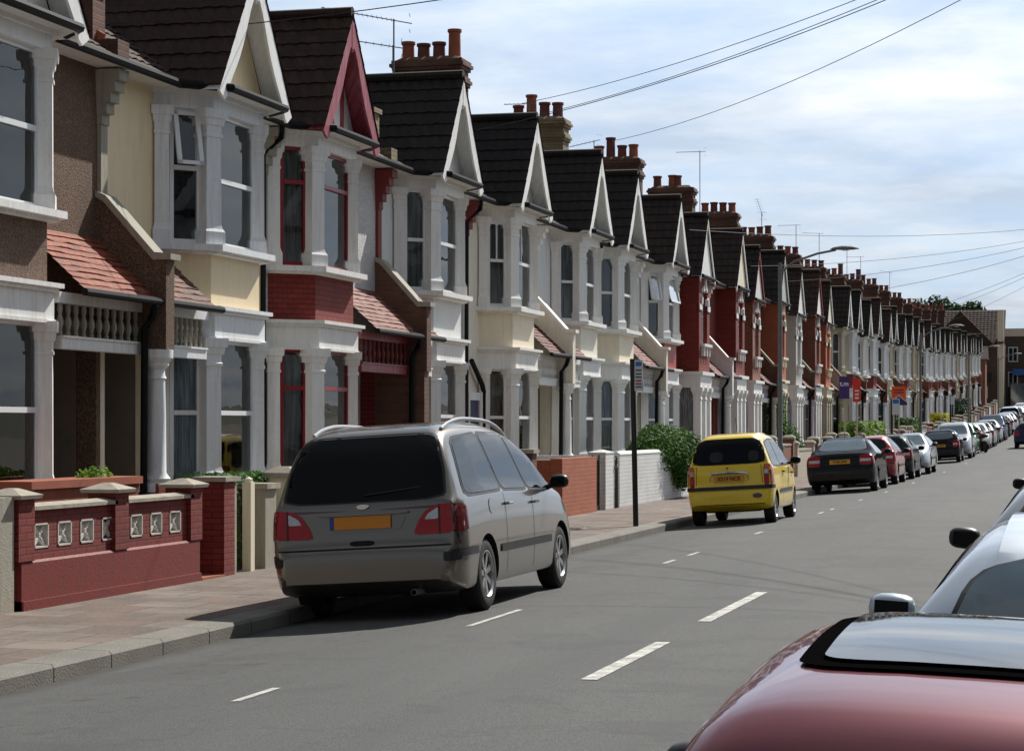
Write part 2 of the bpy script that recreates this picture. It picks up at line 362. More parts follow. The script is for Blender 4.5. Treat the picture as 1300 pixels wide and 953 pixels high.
# ------------------------------------------------------------ mesh builder
class MB:
    def __init__(s): s.v = []; s.f = []; s.smooth = False
    def add(s, vs, fs):
        o = len(s.v); s.v.extend(vs); s.f.extend([tuple(i + o for i in f) for f in fs]); return s
    def box(s, x0, x1, y0, y1, z0, z1):
        return s.add([(x0,y0,z0),(x1,y0,z0),(x1,y1,z0),(x0,y1,z0),(x0,y0,z1),(x1,y0,z1),(x1,y1,z1),(x0,y1,z1)],
                     [(0,3,2,1),(4,5,6,7),(0,1,5,4),(1,2,6,5),(2,3,7,6),(3,0,4,7)])
    def prism(s, poly, z0, z1, axis='z'):
        n = len(poly)
        def P(a, b, c): return {'z': (a, b, c), 'y': (a, c, b), 'x': (c, a, b)}[axis]
        vs = [P(a, b, z0) for a, b in poly] + [P(a, b, z1) for a, b in poly]
        return s.add(vs, [tuple(range(n - 1, -1, -1)), tuple(range(n, 2 * n))] + [(i, (i + 1) % n, n + (i + 1) % n, n + i) for i in range(n)])
    def frusta(s, cx, cy, ang, prof):
        """stack of rectangular sections (z, half x, half y) turned by ang"""
        ca, sa = cos(ang), sin(ang); vs = []; fs = []
        for z, hx, hy in prof:
            for a, b in ((-1,-1),(1,-1),(1,1),(-1,1)):
                x, y = a * hx, b * hy
                vs.append((cx + x*ca - y*sa, cy + x*sa + y*ca, z))
        for k in range(len(prof) - 1):
            for i in range(4):
                fs.append((4*k+i, 4*k+(i+1)%4, 4*k+4+(i+1)%4, 4*k+4+i))
        n = 4 * (len(prof) - 1)
        fs += [(3,2,1,0), (n, n+1, n+2, n+3)]
        return s.add(vs, fs)
    def lathe(s, cx, cy, prof, seg=12, axis='z', cz=0, caps=True):
        vs = []; fs = []
        for r, z in prof:
            for i in range(seg):
                a = 2 * pi * i / seg
                p = (r * cos(a), r * sin(a), z)
                if axis == 'x': p = (p[2], p[0], p[1])
                if axis == 'y': p = (p[0], p[2], p[1])
                vs.append((cx + p[0], cy + p[1], cz + p[2]))
        for k in range(len(prof) - 1):
            for i in range(seg):
                fs.append((k*seg+i, k*seg+(i+1)%seg, (k+1)*seg+(i+1)%seg, (k+1)*seg+i))
        n = (len(prof) - 1) * seg
        if caps and prof[0][0] > 1e-5: fs.append(tuple(range(seg - 1, -1, -1)))
        if caps and prof[-1][0] > 1e-5: fs.append(tuple(n + i for i in range(seg)))
        return s.add(vs, fs)
    def tube(s, pts, r, seg=8):
        vs = []; fs = []; pts = [Vector(p) for p in pts]; n = len(pts)
        up = Vector((0, 0, 1)); prev = None
        for i, p in enumerate(pts):
            d = (pts[min(i+1, n-1)] - pts[max(i-1, 0)]).normalized()
            a = d.cross(up) if abs(d.dot(up)) < .95 else d.cross(Vector((0, 1, 0)))
            a.normalize()
            if prev and a.dot(prev) < 0 and abs(d.dot(up)) < .95: pass
            b = d.cross(a).normalized(); prev = a
            rr = r[i] if isinstance(r, (list, tuple)) else r
            for k in range(seg):
                t = 2 * pi * k / seg
                vs.append(tuple(p + a * (rr * cos(t)) + b * (rr * sin(t))))
        for i in range(n - 1):
            for k in range(seg):
                fs.append((i*seg+k, i*seg+(k+1)%seg, (i+1)*seg+(k+1)%seg, (i+1)*seg+k))
        fs += [tuple(range(seg-1, -1, -1)), tuple((n-1)*seg + k for k in range(seg))]
        return s.add(vs, fs)
    def tiles(s, O, U, V, length, slope, course=.33, ripple=.3, amp=.02, lift=.028, per=6, jit=.004, base=.0):
        """stepped courses of roof tiles; U runs along the eave, V up the slope"""
        O, U, V = Vector(O), Vector(U).normalized(), Vector(V).normalized()
        Nn = U.cross(V).normalized()
        if Nn.z < 0: Nn = -Nn
        rows = max(1, int(round(slope / course))); course = slope / rows
        nc = max(1, int(round(length / ripple))) ; nu = nc * per if amp > 0 else nc
        rr = random.Random(5)
        for r in range(rows):
            vs = []; fs = []
            j = [rr.uniform(-jit, jit) for _ in range(nc + 1)]
            for i in range(nu + 1):
                u = length * i / nu
                ph = u / length * nc
                rip = amp * (.5 - .5 * cos(2 * pi * ph)) ** .7 if amp > 0 else 0
                jj = j[min(nc, int(ph))]
                b0 = O + U * u + V * (r * course - .0 + jj * 1.5)
                b1 = O + U * u + V * ((r + 1) * course + .03)
                vs += [tuple(b0 + Nn * (base - .004)), tuple(b0 + Nn * (base + lift + rip + jj)), tuple(b1 + Nn * (base + rip * .9))]
            for i in range(nu):
                a, b = i * 3, (i + 1) * 3
                fs += [(a, b, b+1, a+1), (a+1, b+1, b+2, a+2)]
            s.add(vs, fs)
        return s
CACHE = {}
def mesh_of(mb, name, mat, smooth=False, recalc=True, auto=None):
    me = bpy.data.meshes.new(name); me.from_pydata(mb.v, [], mb.f)
    mats = mat if isinstance(mat, (list, tuple)) else [mat]
    for m in mats: me.materials.append(MATS[m])
    if recalc:
        bm = bmesh.new(); bm.from_mesh(me); bmesh.ops.recalc_face_normals(bm, faces=bm.faces); bm.to_mesh(me); bm.free()
    if smooth:
        me.polygons.foreach_set('use_smooth', [True] * len(me.polygons))
        if auto: me.set_sharp_from_angle(angle=R(auto))
    me.update()
    return me
def obj(name, me, parent=None, loc=None):
    o = bpy.data.objects.new(name, me); COL.objects.link(o)
    if parent: o.parent = parent
    if loc: o.location = loc
    return o
def part(name, mb, mat, parent=None, smooth=False, auto=40, key=None, recalc=True):
    k = None
    if key is not None:
        k = (name, key, mat)
        if k in CACHE: return obj(name, CACHE[k], parent)
    if callable(mb): mb = mb()
    me = mesh_of(mb, name, mat, smooth, recalc, auto)
    if k: CACHE[k] = me
    return obj(name, me, parent)
def tag(o, label, cat, group=None, kind=None):
    if label: o['label'] = label
    if cat: o['category'] = cat
    if group: o['group'] = group
    if kind: o['kind'] = kind
    return o
def thing(name, label, cat, loc=(0,0,0), rz=0, group=None):
    o = bpy.data.objects.new(name, None); COL.objects.link(o); o.location = loc; o.rotation_euler = (0, 0, rz)
    return tag(o, label, cat, group)
def text_part(name, s, size, mat, parent, M, align='CENTER', xs=1.0, bold=0):
    cu = bpy.data.curves.new('t', 'FONT'); cu.body = s; cu.size = size; cu.align_x = align; cu.align_y = 'CENTER'
    cu.extrude = .0015; cu.offset = bold; cu.resolution_u = 3
    to = bpy.data.objects.new('t', cu); COL.objects.link(to)
    bpy.context.view_layer.update()
    me = bpy.data.meshes.new_from_object(to.evaluated_get(bpy.context.evaluated_depsgraph_get()))
    bpy.data.objects.remove(to)
    me.transform(M @ Matrix.Diagonal((xs, 1, 1, 1)))
    me.materials.clear(); me.materials.append(MATS[mat])
    return obj(name, me, parent)

# ------------------------------------------------------------ terrain
def rise(y):
    t = max(0, min(y, 262) - 60)
    return .000106 * t * t
ROADW = 8.0; CROWN = .15
def roadz(x, y=0):
    t = (x - ROADW / 2) / (ROADW / 2)
    return CROWN * (1 - t * t) + rise(y) if 0 <= x <= ROADW else rise(y)
YS = [-30, -15, -5, 0, 5, 10, 15, 20, 25, 30, 40, 50, 60] + [60 + 6 * i for i in range(1, 30)] 
YS = sorted(set(YS + [232]))
YS = [y for y in YS if y <= 232]
def strip(name, xs, zf, mat, ys=YS, y_off=0, kind='structure'):
    mb = MB(); n = len(xs)
    for y in ys:
        for x in xs: mb.v.append((x, y, zf(x, y)))
    for j in range(len(ys) - 1):
        for i in range(n - 1):
            a = j * n + i
            mb.f.append((a, a + 1, a + 1 + n, a + n))
    o = part(name, mb, mat, None, recalc=False)
    o['kind'] = kind
    return o
# ------------------------------------------------------------ the setting
strip('road', [ROADW * i / 16 for i in range(17)], lambda x, y: roadz(x, y), 'asphalt')
PZ = .125
strip('pavement', [-2.3, -.29], lambda x, y: PZ + .02 * (-x / 2.3) + rise(y), 'paving_slabs')
strip('pavement', [ROADW + .29, ROADW + 2.3], lambda x, y: PZ + rise(y), 'paving_slabs')
def kerb(x0, x1):
    mb = MB(); ys = YS
    prof = [(x0, -.06), (x0, .098), (x0 + .02 * (1 if x1 > x0 else -1), .124), (x1, .129), (x1, -.06)]
    n = len(prof)
    for y in ys:
        for x, z in prof: mb.v.append((x, y, z + rise(y)))
    for j in range(len(ys) - 1):
        for i in range(n - 1):
            a = j * n + i; mb.f.append((a, a + 1, a + 1 + n, a + n))
    o = part('kerb', mb, 'granite_kerb', None); o['kind'] = 'structure'
kerb(0, -.295); kerb(ROADW, ROADW + .295)
strip('garden_ground', [-22, -2.29], lambda x, y: PZ + .008 + rise(y), 'garden_ground')
strip('land', [ROADW + 2.29, 60], lambda x, y: PZ - .02 + rise(y), 'garden_ground')
# cross street at the top end, then open land to the horizon
T = rise(262)
strip('road', [-120, -40, 0, 8, 60, 120], lambda x, y: rise(y) + .004, 'asphalt', ys=[232, 236, 240])
strip('pavement', [-120, 0, 120], lambda x, y: rise(y) + .09, 'paving_slabs', ys=[240, 244])
strip('ground', [-1600, -300, -22], lambda x, y: rise(y) - .02, 'land', ys=[-400, -30, 60, 90, 120, 150, 180, 210, 232])
strip('ground', [60, 300, 1600], lambda x, y: rise(y) - .02, 'land', ys=[-400, -30, 60, 90, 120, 150, 180, 210, 232])
strip('ground', [-22, 60], lambda x, y: -.03, 'land', ys=[-400, -30])
strip('ground', [-1600, 1600], lambda x, y: rise(y) - .02, 'land', ys=[232, 240, 250, 262, 2500])
# markings
def dash(x, y0, y1, w, rz=0, n=4):
    mb = MB()
    for j in range(n + 1):
        y = y0 + (y1 - y0) * j / n
        for xx in (x - w / 2, x + w / 2): mb.v.append((xx, y, roadz(xx, y) + .004))
    for j in range(n): mb.f.append((2*j, 2*j+1, 2*j+3, 2*j+2))
    return mb
mbc = MB()
k = 0; y = 12.0
for y0, y1 in ((7.5, 10.2), (13.6, 16.1), (17.9, 21.2)):
    d = dash(3.80, y0, y1, .11, n=8); mbc.add(d.v, d.f)
o = part('centre_line_marking', mbc, 'road_paint', None, recalc=False); o['kind'] = 'structure'
mbc = MB()
for y0, y1 in ((12.3, 13.0), (17.4, 19.1), (26.0, 26.7), (27.6, 28.4), (33.4, 34.2), (41.5, 42.3), (43.5, 44.1), (49, 49.8), (55.3, 56.1), (64, 65), (78, 79), (92, 93)):
    d = dash(1.93, y0, y1, .06); mbc.add(d.v, d.f)
o = part('parking_bay_marking', mbc, 'road_paint', None, recalc=False); o['kind'] = 'structure'

# ------------------------------------------------------------ houses
XW = -4.6; W = 5.3; BD = .55; FW = 1.7
ZE = 6.06
def outline(bs, o=0.0, m=1, back=-.04, side=1):
    """bay plan, offset outward by o"""
    return [(back, m*(bs-.5-o)), (0, m*(bs-.5-o)), (BD+o, m*(bs-o*.45)), (BD+o, m*(bs+FW+o*.45)), (0, m*(bs+FW+.5+o)), (back, m*(bs+FW+.5+o))]
PIL = [(0,1.28,1.28),(.16,1.28,1.28),(.19,1.12,1.12),(.24,1.0,1.0)]
def pillar_prof(z0, z1, hx=.125, hy=.125):
    h = z1 - z0
    pr = [(0,1.3),(.17,1.3),(.21,1.12),(.26,1.0),(h-.36,.97),(h-.355,1.12),(h-.32,1.12),(h-.31,1.0),(h-.22,1.02),(h-.20,1.2),(h-.12,1.3),(h-.115,1.5),(h-.05,1.55),(h,1.55)]
    return [(z0+z, hx*k, hy*k) for z, k in pr]
def win_parts(parent, p0, p1, z0, z1, style, frameM, glassM, key, lod=0):
    """window between plan points p0,p1: frame with glass in a sub-part"""
    p0, p1 = Vector(p0), Vector(p1); d = (p1 - p0); ln = d.length; d.normalize(); nn = Vector((d.y, -d.x))
    if nn.x < 0: nn = -nn
    def fb(mb, s0, s1, a, b, t0, t1):
        q = [p0 + d*s0 + nn*t0, p0 + d*s1 + nn*t0, p0 + d*s1 + nn*t1, p0 + d*s0 + nn*t1]
        mb.prism([(v.x, v.y) for v in q], a, b)
    fw = .055
    def frame():
        mb = MB()
        fb(mb, 0, fw, z0, z1, -.06, .0); fb(mb, ln-fw, ln, z0, z1, -.06, .0)
        fb(mb, fw, ln-fw, z0, z0+.07, -.06, .0); fb(mb, fw, ln-fw, z1-.06, z1, -.06, .0)
        zm = z0 + (z1-z0) * {'sash': .5, 'arch': .52, 'top': .70, 'open': .56, 'plain': .5}[style]
        fb(mb, fw, ln-fw, zm-.03, zm+.03, -.055, .012)
        if style == 'arch':
            fb(mb, ln/2-.014, ln/2+.014, zm+.03, z1-.06, -.05, -.01)
            za = z1 - .20   # two little arched heads
            for c in (fw + (ln-2*fw)*.25, fw + (ln-2*fw)*.75):
                rr = (ln-2*fw)*.25 - .01
                for q in range(6):
                    a0 = pi*q/6; a1 = pi*(q+1)/6
                    ss = [c + rr*cos(a0), c + rr*cos(a1)]
                    fb(mb, min(ss), max(ss), za + rr*max(sin(a0), sin(a1))*1.0, z1-.06, -.045, -.012)
        return mb
    def pane():
        mb = MB()
        if style == 'open':
            zm = z0 + (z1-z0)*.56
            fb(mb, fw-.01, ln-fw+.01, z0+.05, zm-.02, -.035, -.025)
            a = p0 + d*(fw-.02); b = p0 + d*(ln-fw+.02); t = .16
            q = [(a.x, a.y, z1-.06), (b.x, b.y, z1-.06)]
            lo = [(b.x+nn.x*t, b.y+nn.y*t, zm+.05), (a.x+nn.x*t, a.y+nn.y*t, zm+.05)]
            mb.add(q + lo, [(0,1,2,3)])
        else:
            fb(mb, fw-.01, ln-fw+.01, z0+.05, z1-.04, -.035, -.025)
        return mb
    w = part('window', frame, frameM, parent, key=key + (style,))
    part('pane', pane, glassM, w, key=key + (style,))
    if style == 'open':
        def sash():
            mb = MB(); zm = z0 + (z1-z0)*.56; t = .16
            def P(s, k, off=0):
                q = p0 + d*s + nn*(t*k + off); return (q.x, q.y, (z1-.05) + (zm+.03-z1+.05)*k)
            for s0, s1, k0, k1 in ((fw-.02, fw+.04, 0, 1), (ln-fw-.04, ln-fw+.02, 0, 1), (fw-.02, ln-fw+.02, 0, .07), (fw-.02, ln-fw+.02, .93, 1)):
                vs = [P(s0,k0), P(s1,k0), P(s1,k1), P(s0,k1), P(s0,k0,.035), P(s1,k0,.035), P(s1,k1,.035), P(s0,k1,.035)]
                mb.add(vs, [(0,1,2,3),(4,5,6,7),(0,1,5,4),(1,2,6,5),(2,3,7,6),(3,0,4,7)])
            return mb
        part('open_sash', sash, frameM, w, key=key + ('os',))
    return w

PITCH = (9.05 - 6.08) / 4.4
def roofz(w): return 6.08 + (.3 - w) * PITCH
def house(P, m, st, label, bs=2.1, Wd=W, near=0):
    """terraced house; P = street distance of the porch party line, m = side the bay lies on"""
    g = lambda k, d=None: st.get(k, d)
    mid = P + m * Wd / 2
    t = thing('terraced_house', label, 'house', (XW, P, rise(mid)), 0, 'houses of the terrace')
    K = (m, bs, Wd); Y = lambda u: m * u
    def ybox(mb, w0, w1, u0, u1, z0, z1): mb.box(w0, w1, min(Y(u0), Y(u1)), max(Y(u0), Y(u1)), z0, z1)
    trim, pil, up, spand, low = g('trim', 'white_paint'), g('pillar', 'white_paint'), g('upper', 'off_white_render'), g('spandrel', 'cream_paint'), g('lower', 'dark_brick')
    # main wall, upper storey and lower storey (porch left open)
    def f():
        mb = MB(); ybox(mb, -.25, 0, 0, Wd, 2.9, ZE - .02); return mb
    part('upper_wall', f, up, t, key=K)
    for q0, q1 in ((0, .12), (bs-.55, Wd)):
        def f():
            mb = MB(); ybox(mb, -.25, -.002, q0, q1, .05, 2.898); return mb
        part('lower_wall', f, low, t, key=K+(q0,))
    def f():
        mb = MB(); a, b = .12, bs-.55
        ybox(mb, -1.25, -.26, a-.06, a, .1, 2.9); ybox(mb, -1.25, -.26, b, b+.06, .1, 2.9)
        ybox(mb, -1.33, -1.25, a-.06, b+.06, .1, 2.9); ybox(mb, -1.25, -.0, a, b, 2.80, 2.895)
        ybox(mb, -1.25, .5, a, b, .1, .26)
        return mb
    part('porch_recess', f, g('porch_in', 'porch_interior'), t, key=K)
    def f():
        mb = MB(); a, b = .30, bs-.75
        ybox(mb, -1.249, -1.20, a, b, .262, 2.25)
        for z0, z1 in ((.5, 1.15), (1.3, 2.1)):
            for q in (0, 1):
                u0 = a + .1 + q*(b-a)/2; ybox(mb, -1.2, -1.185, u0, u0+(b-a)/2-.2, z0, z1)
        return mb
    d = part('front_door', f, g('door', 'brown_door'), t, key=K)
    def f():
        mb = MB(); ybox(mb, -1.185, -1.13, bs-.88, bs-.84, 1.15, 1.27); return mb
    part('door_handle', f, 'brass', d, key=K)
    def f():
        mb = MB(); a, b = .22, bs-.67
        ybox(mb, -1.249, -1.17, a, a+.07, .262, 2.7); ybox(mb, -1.249, -1.17, b-.07, b, .262, 2.7)
        ybox(mb, -1.249, -1.17, a+.07, b-.07, 2.26, 2.33); ybox(mb, -1.249, -1.17, a+.07, b-.07, 2.63, 2.7)
        return mb
    part('door_frame', f, g('frame', 'upvc_white'), t, key=K)
    # bay
    square = g('square', False)
    if not square:
        part('bay_base', lambda: MB().prism(outline(bs, .06, m), .05, .90), g('base', trim), t, key=K)
        part('lower_sill', lambda: MB().prism(outline(bs, .16, m), .90, .97), trim, t, key=K)
        def f():
            mb = MB(); mb.prism(outline(bs, .07, m), 2.88, 3.20); mb.prism(outline(bs, .12, m), 3.20, 3.24); mb.prism(outline(bs, .17, m), 3.24, 3.29)
            mb.prism(outline(bs, .09, m), 2.86, 2.90); return mb
        part('lower_entablature', f, trim, t, key=K)
        part('bay_spandrel', lambda: MB().prism(outline(bs, .0, m), 3.27, 3.97), spand, t, key=K)
        def f():
            mb = MB(); mb.prism(outline(bs, .12, m), 3.955, 3.99); mb.prism(outline(bs, .2, m), 3.99, 4.07); return mb
        part('upper_sill', f, trim, t, key=K)
        def f():
            mb = MB(); mb.prism(outline(bs, .05, m), 5.80, 5.97); mb.prism(outline(bs, .10, m), 5.97, 6.03); return mb
        part('upper_entablature', f, trim, t, key=K)
        pts = outline(bs, -.03, m); A, B, C, D = [Vector(p) for p in pts[1:5]]
        A = Vector((A.x+.07, A.y)); D = Vector((D.x+.07, D.y))
        inner = outline(bs, -.115, m)
        for z0, z1, nm in ((.97, 2.88, 'l'), (4.07, 5.81, 'u')):
            cur = g('curtain_'+nm, 'net_curtain_dim')
            sty = g('style_'+nm, 'sash')
            for i, (p, q) in enumerate(((A, B), (B, C), (C, D))):
                if i == 2 and near == 0: continue
                dd = (q-p).normalized()
                s = sty[i] if isinstance(sty, (list, tuple)) else sty
                w = win_parts(t, p+dd*.115, q-dd*.115, z0, z1, s, g('frame', 'upvc_white'), g('glass', 'window_glass'), K+(nm, i))
                if i == 1:
                    part('curtain', lambda: MB().prism(inner, z0, z1), cur, w, key=K+(nm,))  # in dark_room this block stands for the room's shade, not cloth
            for i, (p, a) in enumerate(((A, .95), (B, .42), (C, -.42), (D, -.95))):
                if i == 3 and near == 0: continue
                off = {0: (0, .0), 1: (0, 0), 2: (0, 0), 3: (0, 0)}[i]
                hx, hy = ((.085, .095) if i in (0, 3) else (.105, .13))
                part('pillar', lambda: MB().frusta(p.x-.01, p.y, -a*m, pillar_prof(z0, z1, hx, hy)), pil, t, key=K+(nm, i))
    else:
        u0, u1 = bs+.05, bs+1.85; wf = .62; bm = g('bay', 'red_brick')
        def rect(o): return [(-.04, Y(u0-o)), (wf+o, Y(u0-o)), (wf+o, Y(u1+o)), (-.04, Y(u1+o))]
        part('bay_base', lambda: MB().prism(rect(.04), .05, .9), bm, t, key=K)
        def f():
            mb = MB(); mb.prism(rect(0), 3.3, 4.12)
            for a, b in ((u0, u0+.42), (u1-.42, u1)): ybox(mb, -.04, wf, a, b, 4.12, 6.03)
            ybox(mb, -.04, wf, u0+.42, u1-.42, 5.72, 6.03)
            ybox(mb, -.04, .2, u0+.42, u1-.42, 4.12, 5.72)
            return mb
        part('bay_wall', f, bm, t, key=K)
        def f():
            mb = MB(); mb.prism(rect(.05), 2.86, 3.22); mb.prism(rect(.13), 3.22, 3.32)
            ybox(mb, wf-.02, wf+.13, u0+.25, u1-.25, 4.05, 4.13)
            for q in range(3):
                uu = u0+.4+q*.45; ybox(mb, wf-.02, wf+.09, uu, uu+.1, 3.78, 4.05)
            return mb
        part('bay_trim', f, trim, t, key=K)
        def f():   # arched head with keystone blocks
            mb = MB(); c = (u0+u1)/2; r0, r1 = .48, .62
            for q in range(7):
                a0 = pi*q/7+.03; a1 = pi*(q+1)/7-.03
                poly = [(Y(c+r0*cos(a0)), 5.25+r0*sin(a0)), (Y(c+r1*cos(a0)), 5.25+r1*sin(a0)), (Y(c+r1*cos(a1)), 5.25+r1*sin(a1)), (Y(c+r0*cos(a1)), 5.25+r0*sin(a1))]
                if q % 2 == 0: mb.prism(poly, wf-.06, wf+.05, 'x')
            ybox(mb, wf-.05, wf+.06, c-.07, c+.07, 5.7, 6.0)
            ybox(mb, wf-.05, wf+.03, u0, u0+.42, 5.1, 5.26); ybox(mb, wf-.05, wf+.03, u1-.42, u1, 5.1, 5.26)
            return mb
        part('window_arch', f, trim, t, key=K)
        w = win_parts(t, (wf-.12, Y(u0+.42)), (wf-.12, Y(u1-.42)), 4.13, 5.72, 'arch', g('frame', 'upvc_white'), 'window_glass', K+('su',))
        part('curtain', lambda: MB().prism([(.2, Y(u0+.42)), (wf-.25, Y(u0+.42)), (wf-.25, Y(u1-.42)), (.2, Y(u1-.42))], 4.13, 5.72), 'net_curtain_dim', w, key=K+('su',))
        A_, B_, C_, D_ = (.06, u0+.06), (wf-.06, u0+.1), (wf-.06, u1-.1), (.06, u1-.06)
        for i, (p, q) in enumerate(((A_, B_), (B_, C_))):
            p2, q2 = Vector((p[0], Y(p[1]))), Vector((q[0], Y(q[1]))); dd = (q2-p2).normalized()
            w = win_parts(t, p2+dd*.1, q2-dd*.1, .95, 2.86, 'sash', g('frame', 'upvc_white'), 'window_glass', K+('sl', i))
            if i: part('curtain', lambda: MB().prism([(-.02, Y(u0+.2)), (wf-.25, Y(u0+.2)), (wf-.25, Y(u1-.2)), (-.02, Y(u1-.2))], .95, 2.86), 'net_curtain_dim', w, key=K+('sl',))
        for i, (p, q) in enumerate(((B_, 0), (((B_[0]), (u0+u1)/2), 0), (C_, 0))):
            part('pillar', lambda: MB().frusta(p[0], Y(p[1]), 0, pillar_prof(.95, 2.87, .11, .11)), pil, t, key=K+('sq', i))
    # gable over the bay
    gc = bs + FW/2 + .02; ap = 7.86; hw = 1.28; fz = 6.06
    wfr = .86 if not square else .74
    sl = math.hypot(hw, ap-fz)
    rt = g('roof', 'dark_roof_tile')
    def f():
        mb = MB(); wb = -2.35
        for sgn in (-1, 1):
            mb.tiles((wfr, Y(gc+sgn*hw), fz), (-1, 0, 0), (0, Y(-sgn*hw), ap-fz), wfr-wb, sl, course=.265, ripple=.2, amp=.02, lift=.02, per=5)
        return mb
    part('gable_roof', f, rt, t, key=K+(square,), recalc=False)
    def f():
        mb = MB(); mb.tiles((.34, Y(0) if m > 0 else Y(Wd), 6.08), (0, 1, 0), (-4.44, 0, 4.44*PITCH), Wd, 4.44*math.hypot(1, PITCH), course=.265, ripple=.2, amp=.02, lift=.02, per=4)
        mb.add([(-4.1, Y(0), 9.05), (-4.1, Y(Wd), 9.05), (-9.0, Y(Wd), 6.0), (-9.0, Y(0), 6.0)], [(0,1,2,3)])
        return mb
    part('main_roof', f, rt, t, key=K, recalc=False)
    def f():
        mb = MB(); mb.tube([(-4.1, Y(0), 9.1), (-4.1, Y(Wd), 9.1)], .11, 8)
        mb.tube([(.0, Y(0), roofz(0)+.09), (-4.1, Y(0), 9.13)], .1, 6)
        return mb
    part('ridge_tiles', f, 'terracotta_bright', t, key=K, smooth=True)
    def f():
        mb = MB(); mb.tube([(wfr-.02, Y(gc), ap+.05), (-2.4, Y(gc), ap+.05)], .085, 8); return mb
    part('gable_ridge', f, rt, t, key=K+(square,), smooth=True)
    gw = .5 if not square else .66
    def f():
        mb = MB(); mb.prism([(Y(gc-hw+.1), fz-.02), (Y(gc+hw-.1), fz-.02), (Y(gc), ap-.13)], -.6, gw, 'x'); return mb
    part('gable_wall', f, g('gable', 'white_paint'), t, key=K+(square,))
    if g('halftimber'):
        def f():
            mb = MB()
            for uu, zz in ((-.45, 7.05), (0, 7.6), (.45, 7.05)): ybox(mb, gw-.01, gw+.03, gc+uu-.05, gc+uu+.05, fz, zz)
            ybox(mb, gw-.01, gw+.035, gc-hw+.15, gc+hw-.15, fz, fz+.14)
            return mb
        part('gable_timbering', f, g('barge', 'white_paint'), t, key=K)
    def f():      # bargeboards with a swept foot, and the soffit behind them
        mb = MB()
        for sgn in (-1, 1):
            ou, inn = [], []
            n = 12
            for i in range(n+1):
                s = i/n
                u = hw*(1-s)+.02; z = fz-.07+(ap-fz+.02)*s
                wd = (.20 + .20*max(0, 1-s/.22)**1.5*.6 + .10*sin(pi*min(1, s*1.15))**2 + .16*max(0, (s-.82)/.18)) if not square else .12
                ou.append((Y(gc+sgn*u), z)); inn.append((Y(gc+sgn*max(.0, u-wd*.55)), z-wd*.75 if s > .03 else z-.10))
            mb.prism(ou + inn[::-1], wfr-.05, wfr-.015, 'x')
            if not square:
                mb.add([(gw-.02, ou[0][0], ou[0][1]+.01), (wfr-.04, ou[0][0], ou[0][1]+.01), (wfr-.04, ou[-1][0], ou[-1][1]-.04), (gw-.02, ou[-1][0], ou[-1][1]-.04)], [(0,1,2,3)])
        if not square:
            mb.frusta(wfr-.04, Y(gc), 0, [(ap-.55, .012, .012), (ap-.5, .03, .045), (ap-.1, .03, .045)])
        return mb
    part('bargeboard', f, g('barge', 'white_paint'), t, key=K+(square,))
    if square:
        eo = [(0, .36), (bs-.1, .36), (bs-.1, .72), (bs+2.0, .72), (bs+2.0, .36), (Wd, .36)]
    else:
        eo = [(0, .36), (bs-.62, .36), (bs-.12, .86), (bs+FW+.12, .86), (bs+FW+.62, .36), (Wd, .36)]
    def f():
        mb = MB(); poly = [(-.05, Y(0))] + [(w-.03, Y(u)) for u, w in eo] + [(-.05, Y(Wd))]
        mb.prism(poly, ZE-.035, ZE-.003); return mb
    part('eaves_soffit', f, g('soffit', 'white_paint_worn'), t, key=K+(square,))
    def f():
        mb = MB(); mb.tube([(w+.02, Y(u), ZE+.0) for u, w in eo], .058, 8); return mb
    part('gutter', f, 'black_plastic', t, key=K+(square,), smooth=True)
    # porch: lean-to roof, turned balusters, beam
    a, b = .13, bs-.42
    pt = g('porch_tile', 'orange_clay_tile')
    def f():
        mb = MB(); mb.tiles((.80, Y(a) if m > 0 else Y(b), 3.24), (0, 1, 0), (-.80, 0, .74), b-a, 1.09, course=.11, ripple=.17, amp=0, lift=.016, jit=.006)
        return mb
    part('porch_roof', f, pt, t, key=K, recalc=False)
    part('porch_gutter', lambda: MB().tube([(.84, Y(a), 3.22), (.84, Y(b+.1), 3.22)], .045, 8), 'black_plastic', t, key=K, smooth=True)
    def f():
        mb = MB(); ybox(mb, .46, .60, a, bs-.26, 2.60, 2.72); ybox(mb, .44, .62, a, bs-.26, 2.72, 2.745); ybox(mb, .48, .60, a, bs-.2, 3.10, 3.22)
        return mb
    part('porch_beam', f, g('beam', trim), t, key=K)
    def f():
        mb = MB(); n = 11
        for i in range(n):
            u = a+.07+(bs-.4-a)*i/(n-1)
            mb.lathe(.54, Y(u), [(.028, 2.745), (.028, 2.78), (.018, 2.80), (.040, 2.87), (.040, 2.91), (.018, 2.98), (.03, 3.02), (.03, 3.10)], 8)
        return mb
    if not square or 1:
        part('balustrade', f, g('baluster', 'aged_stone'), t, key=K, smooth=True)
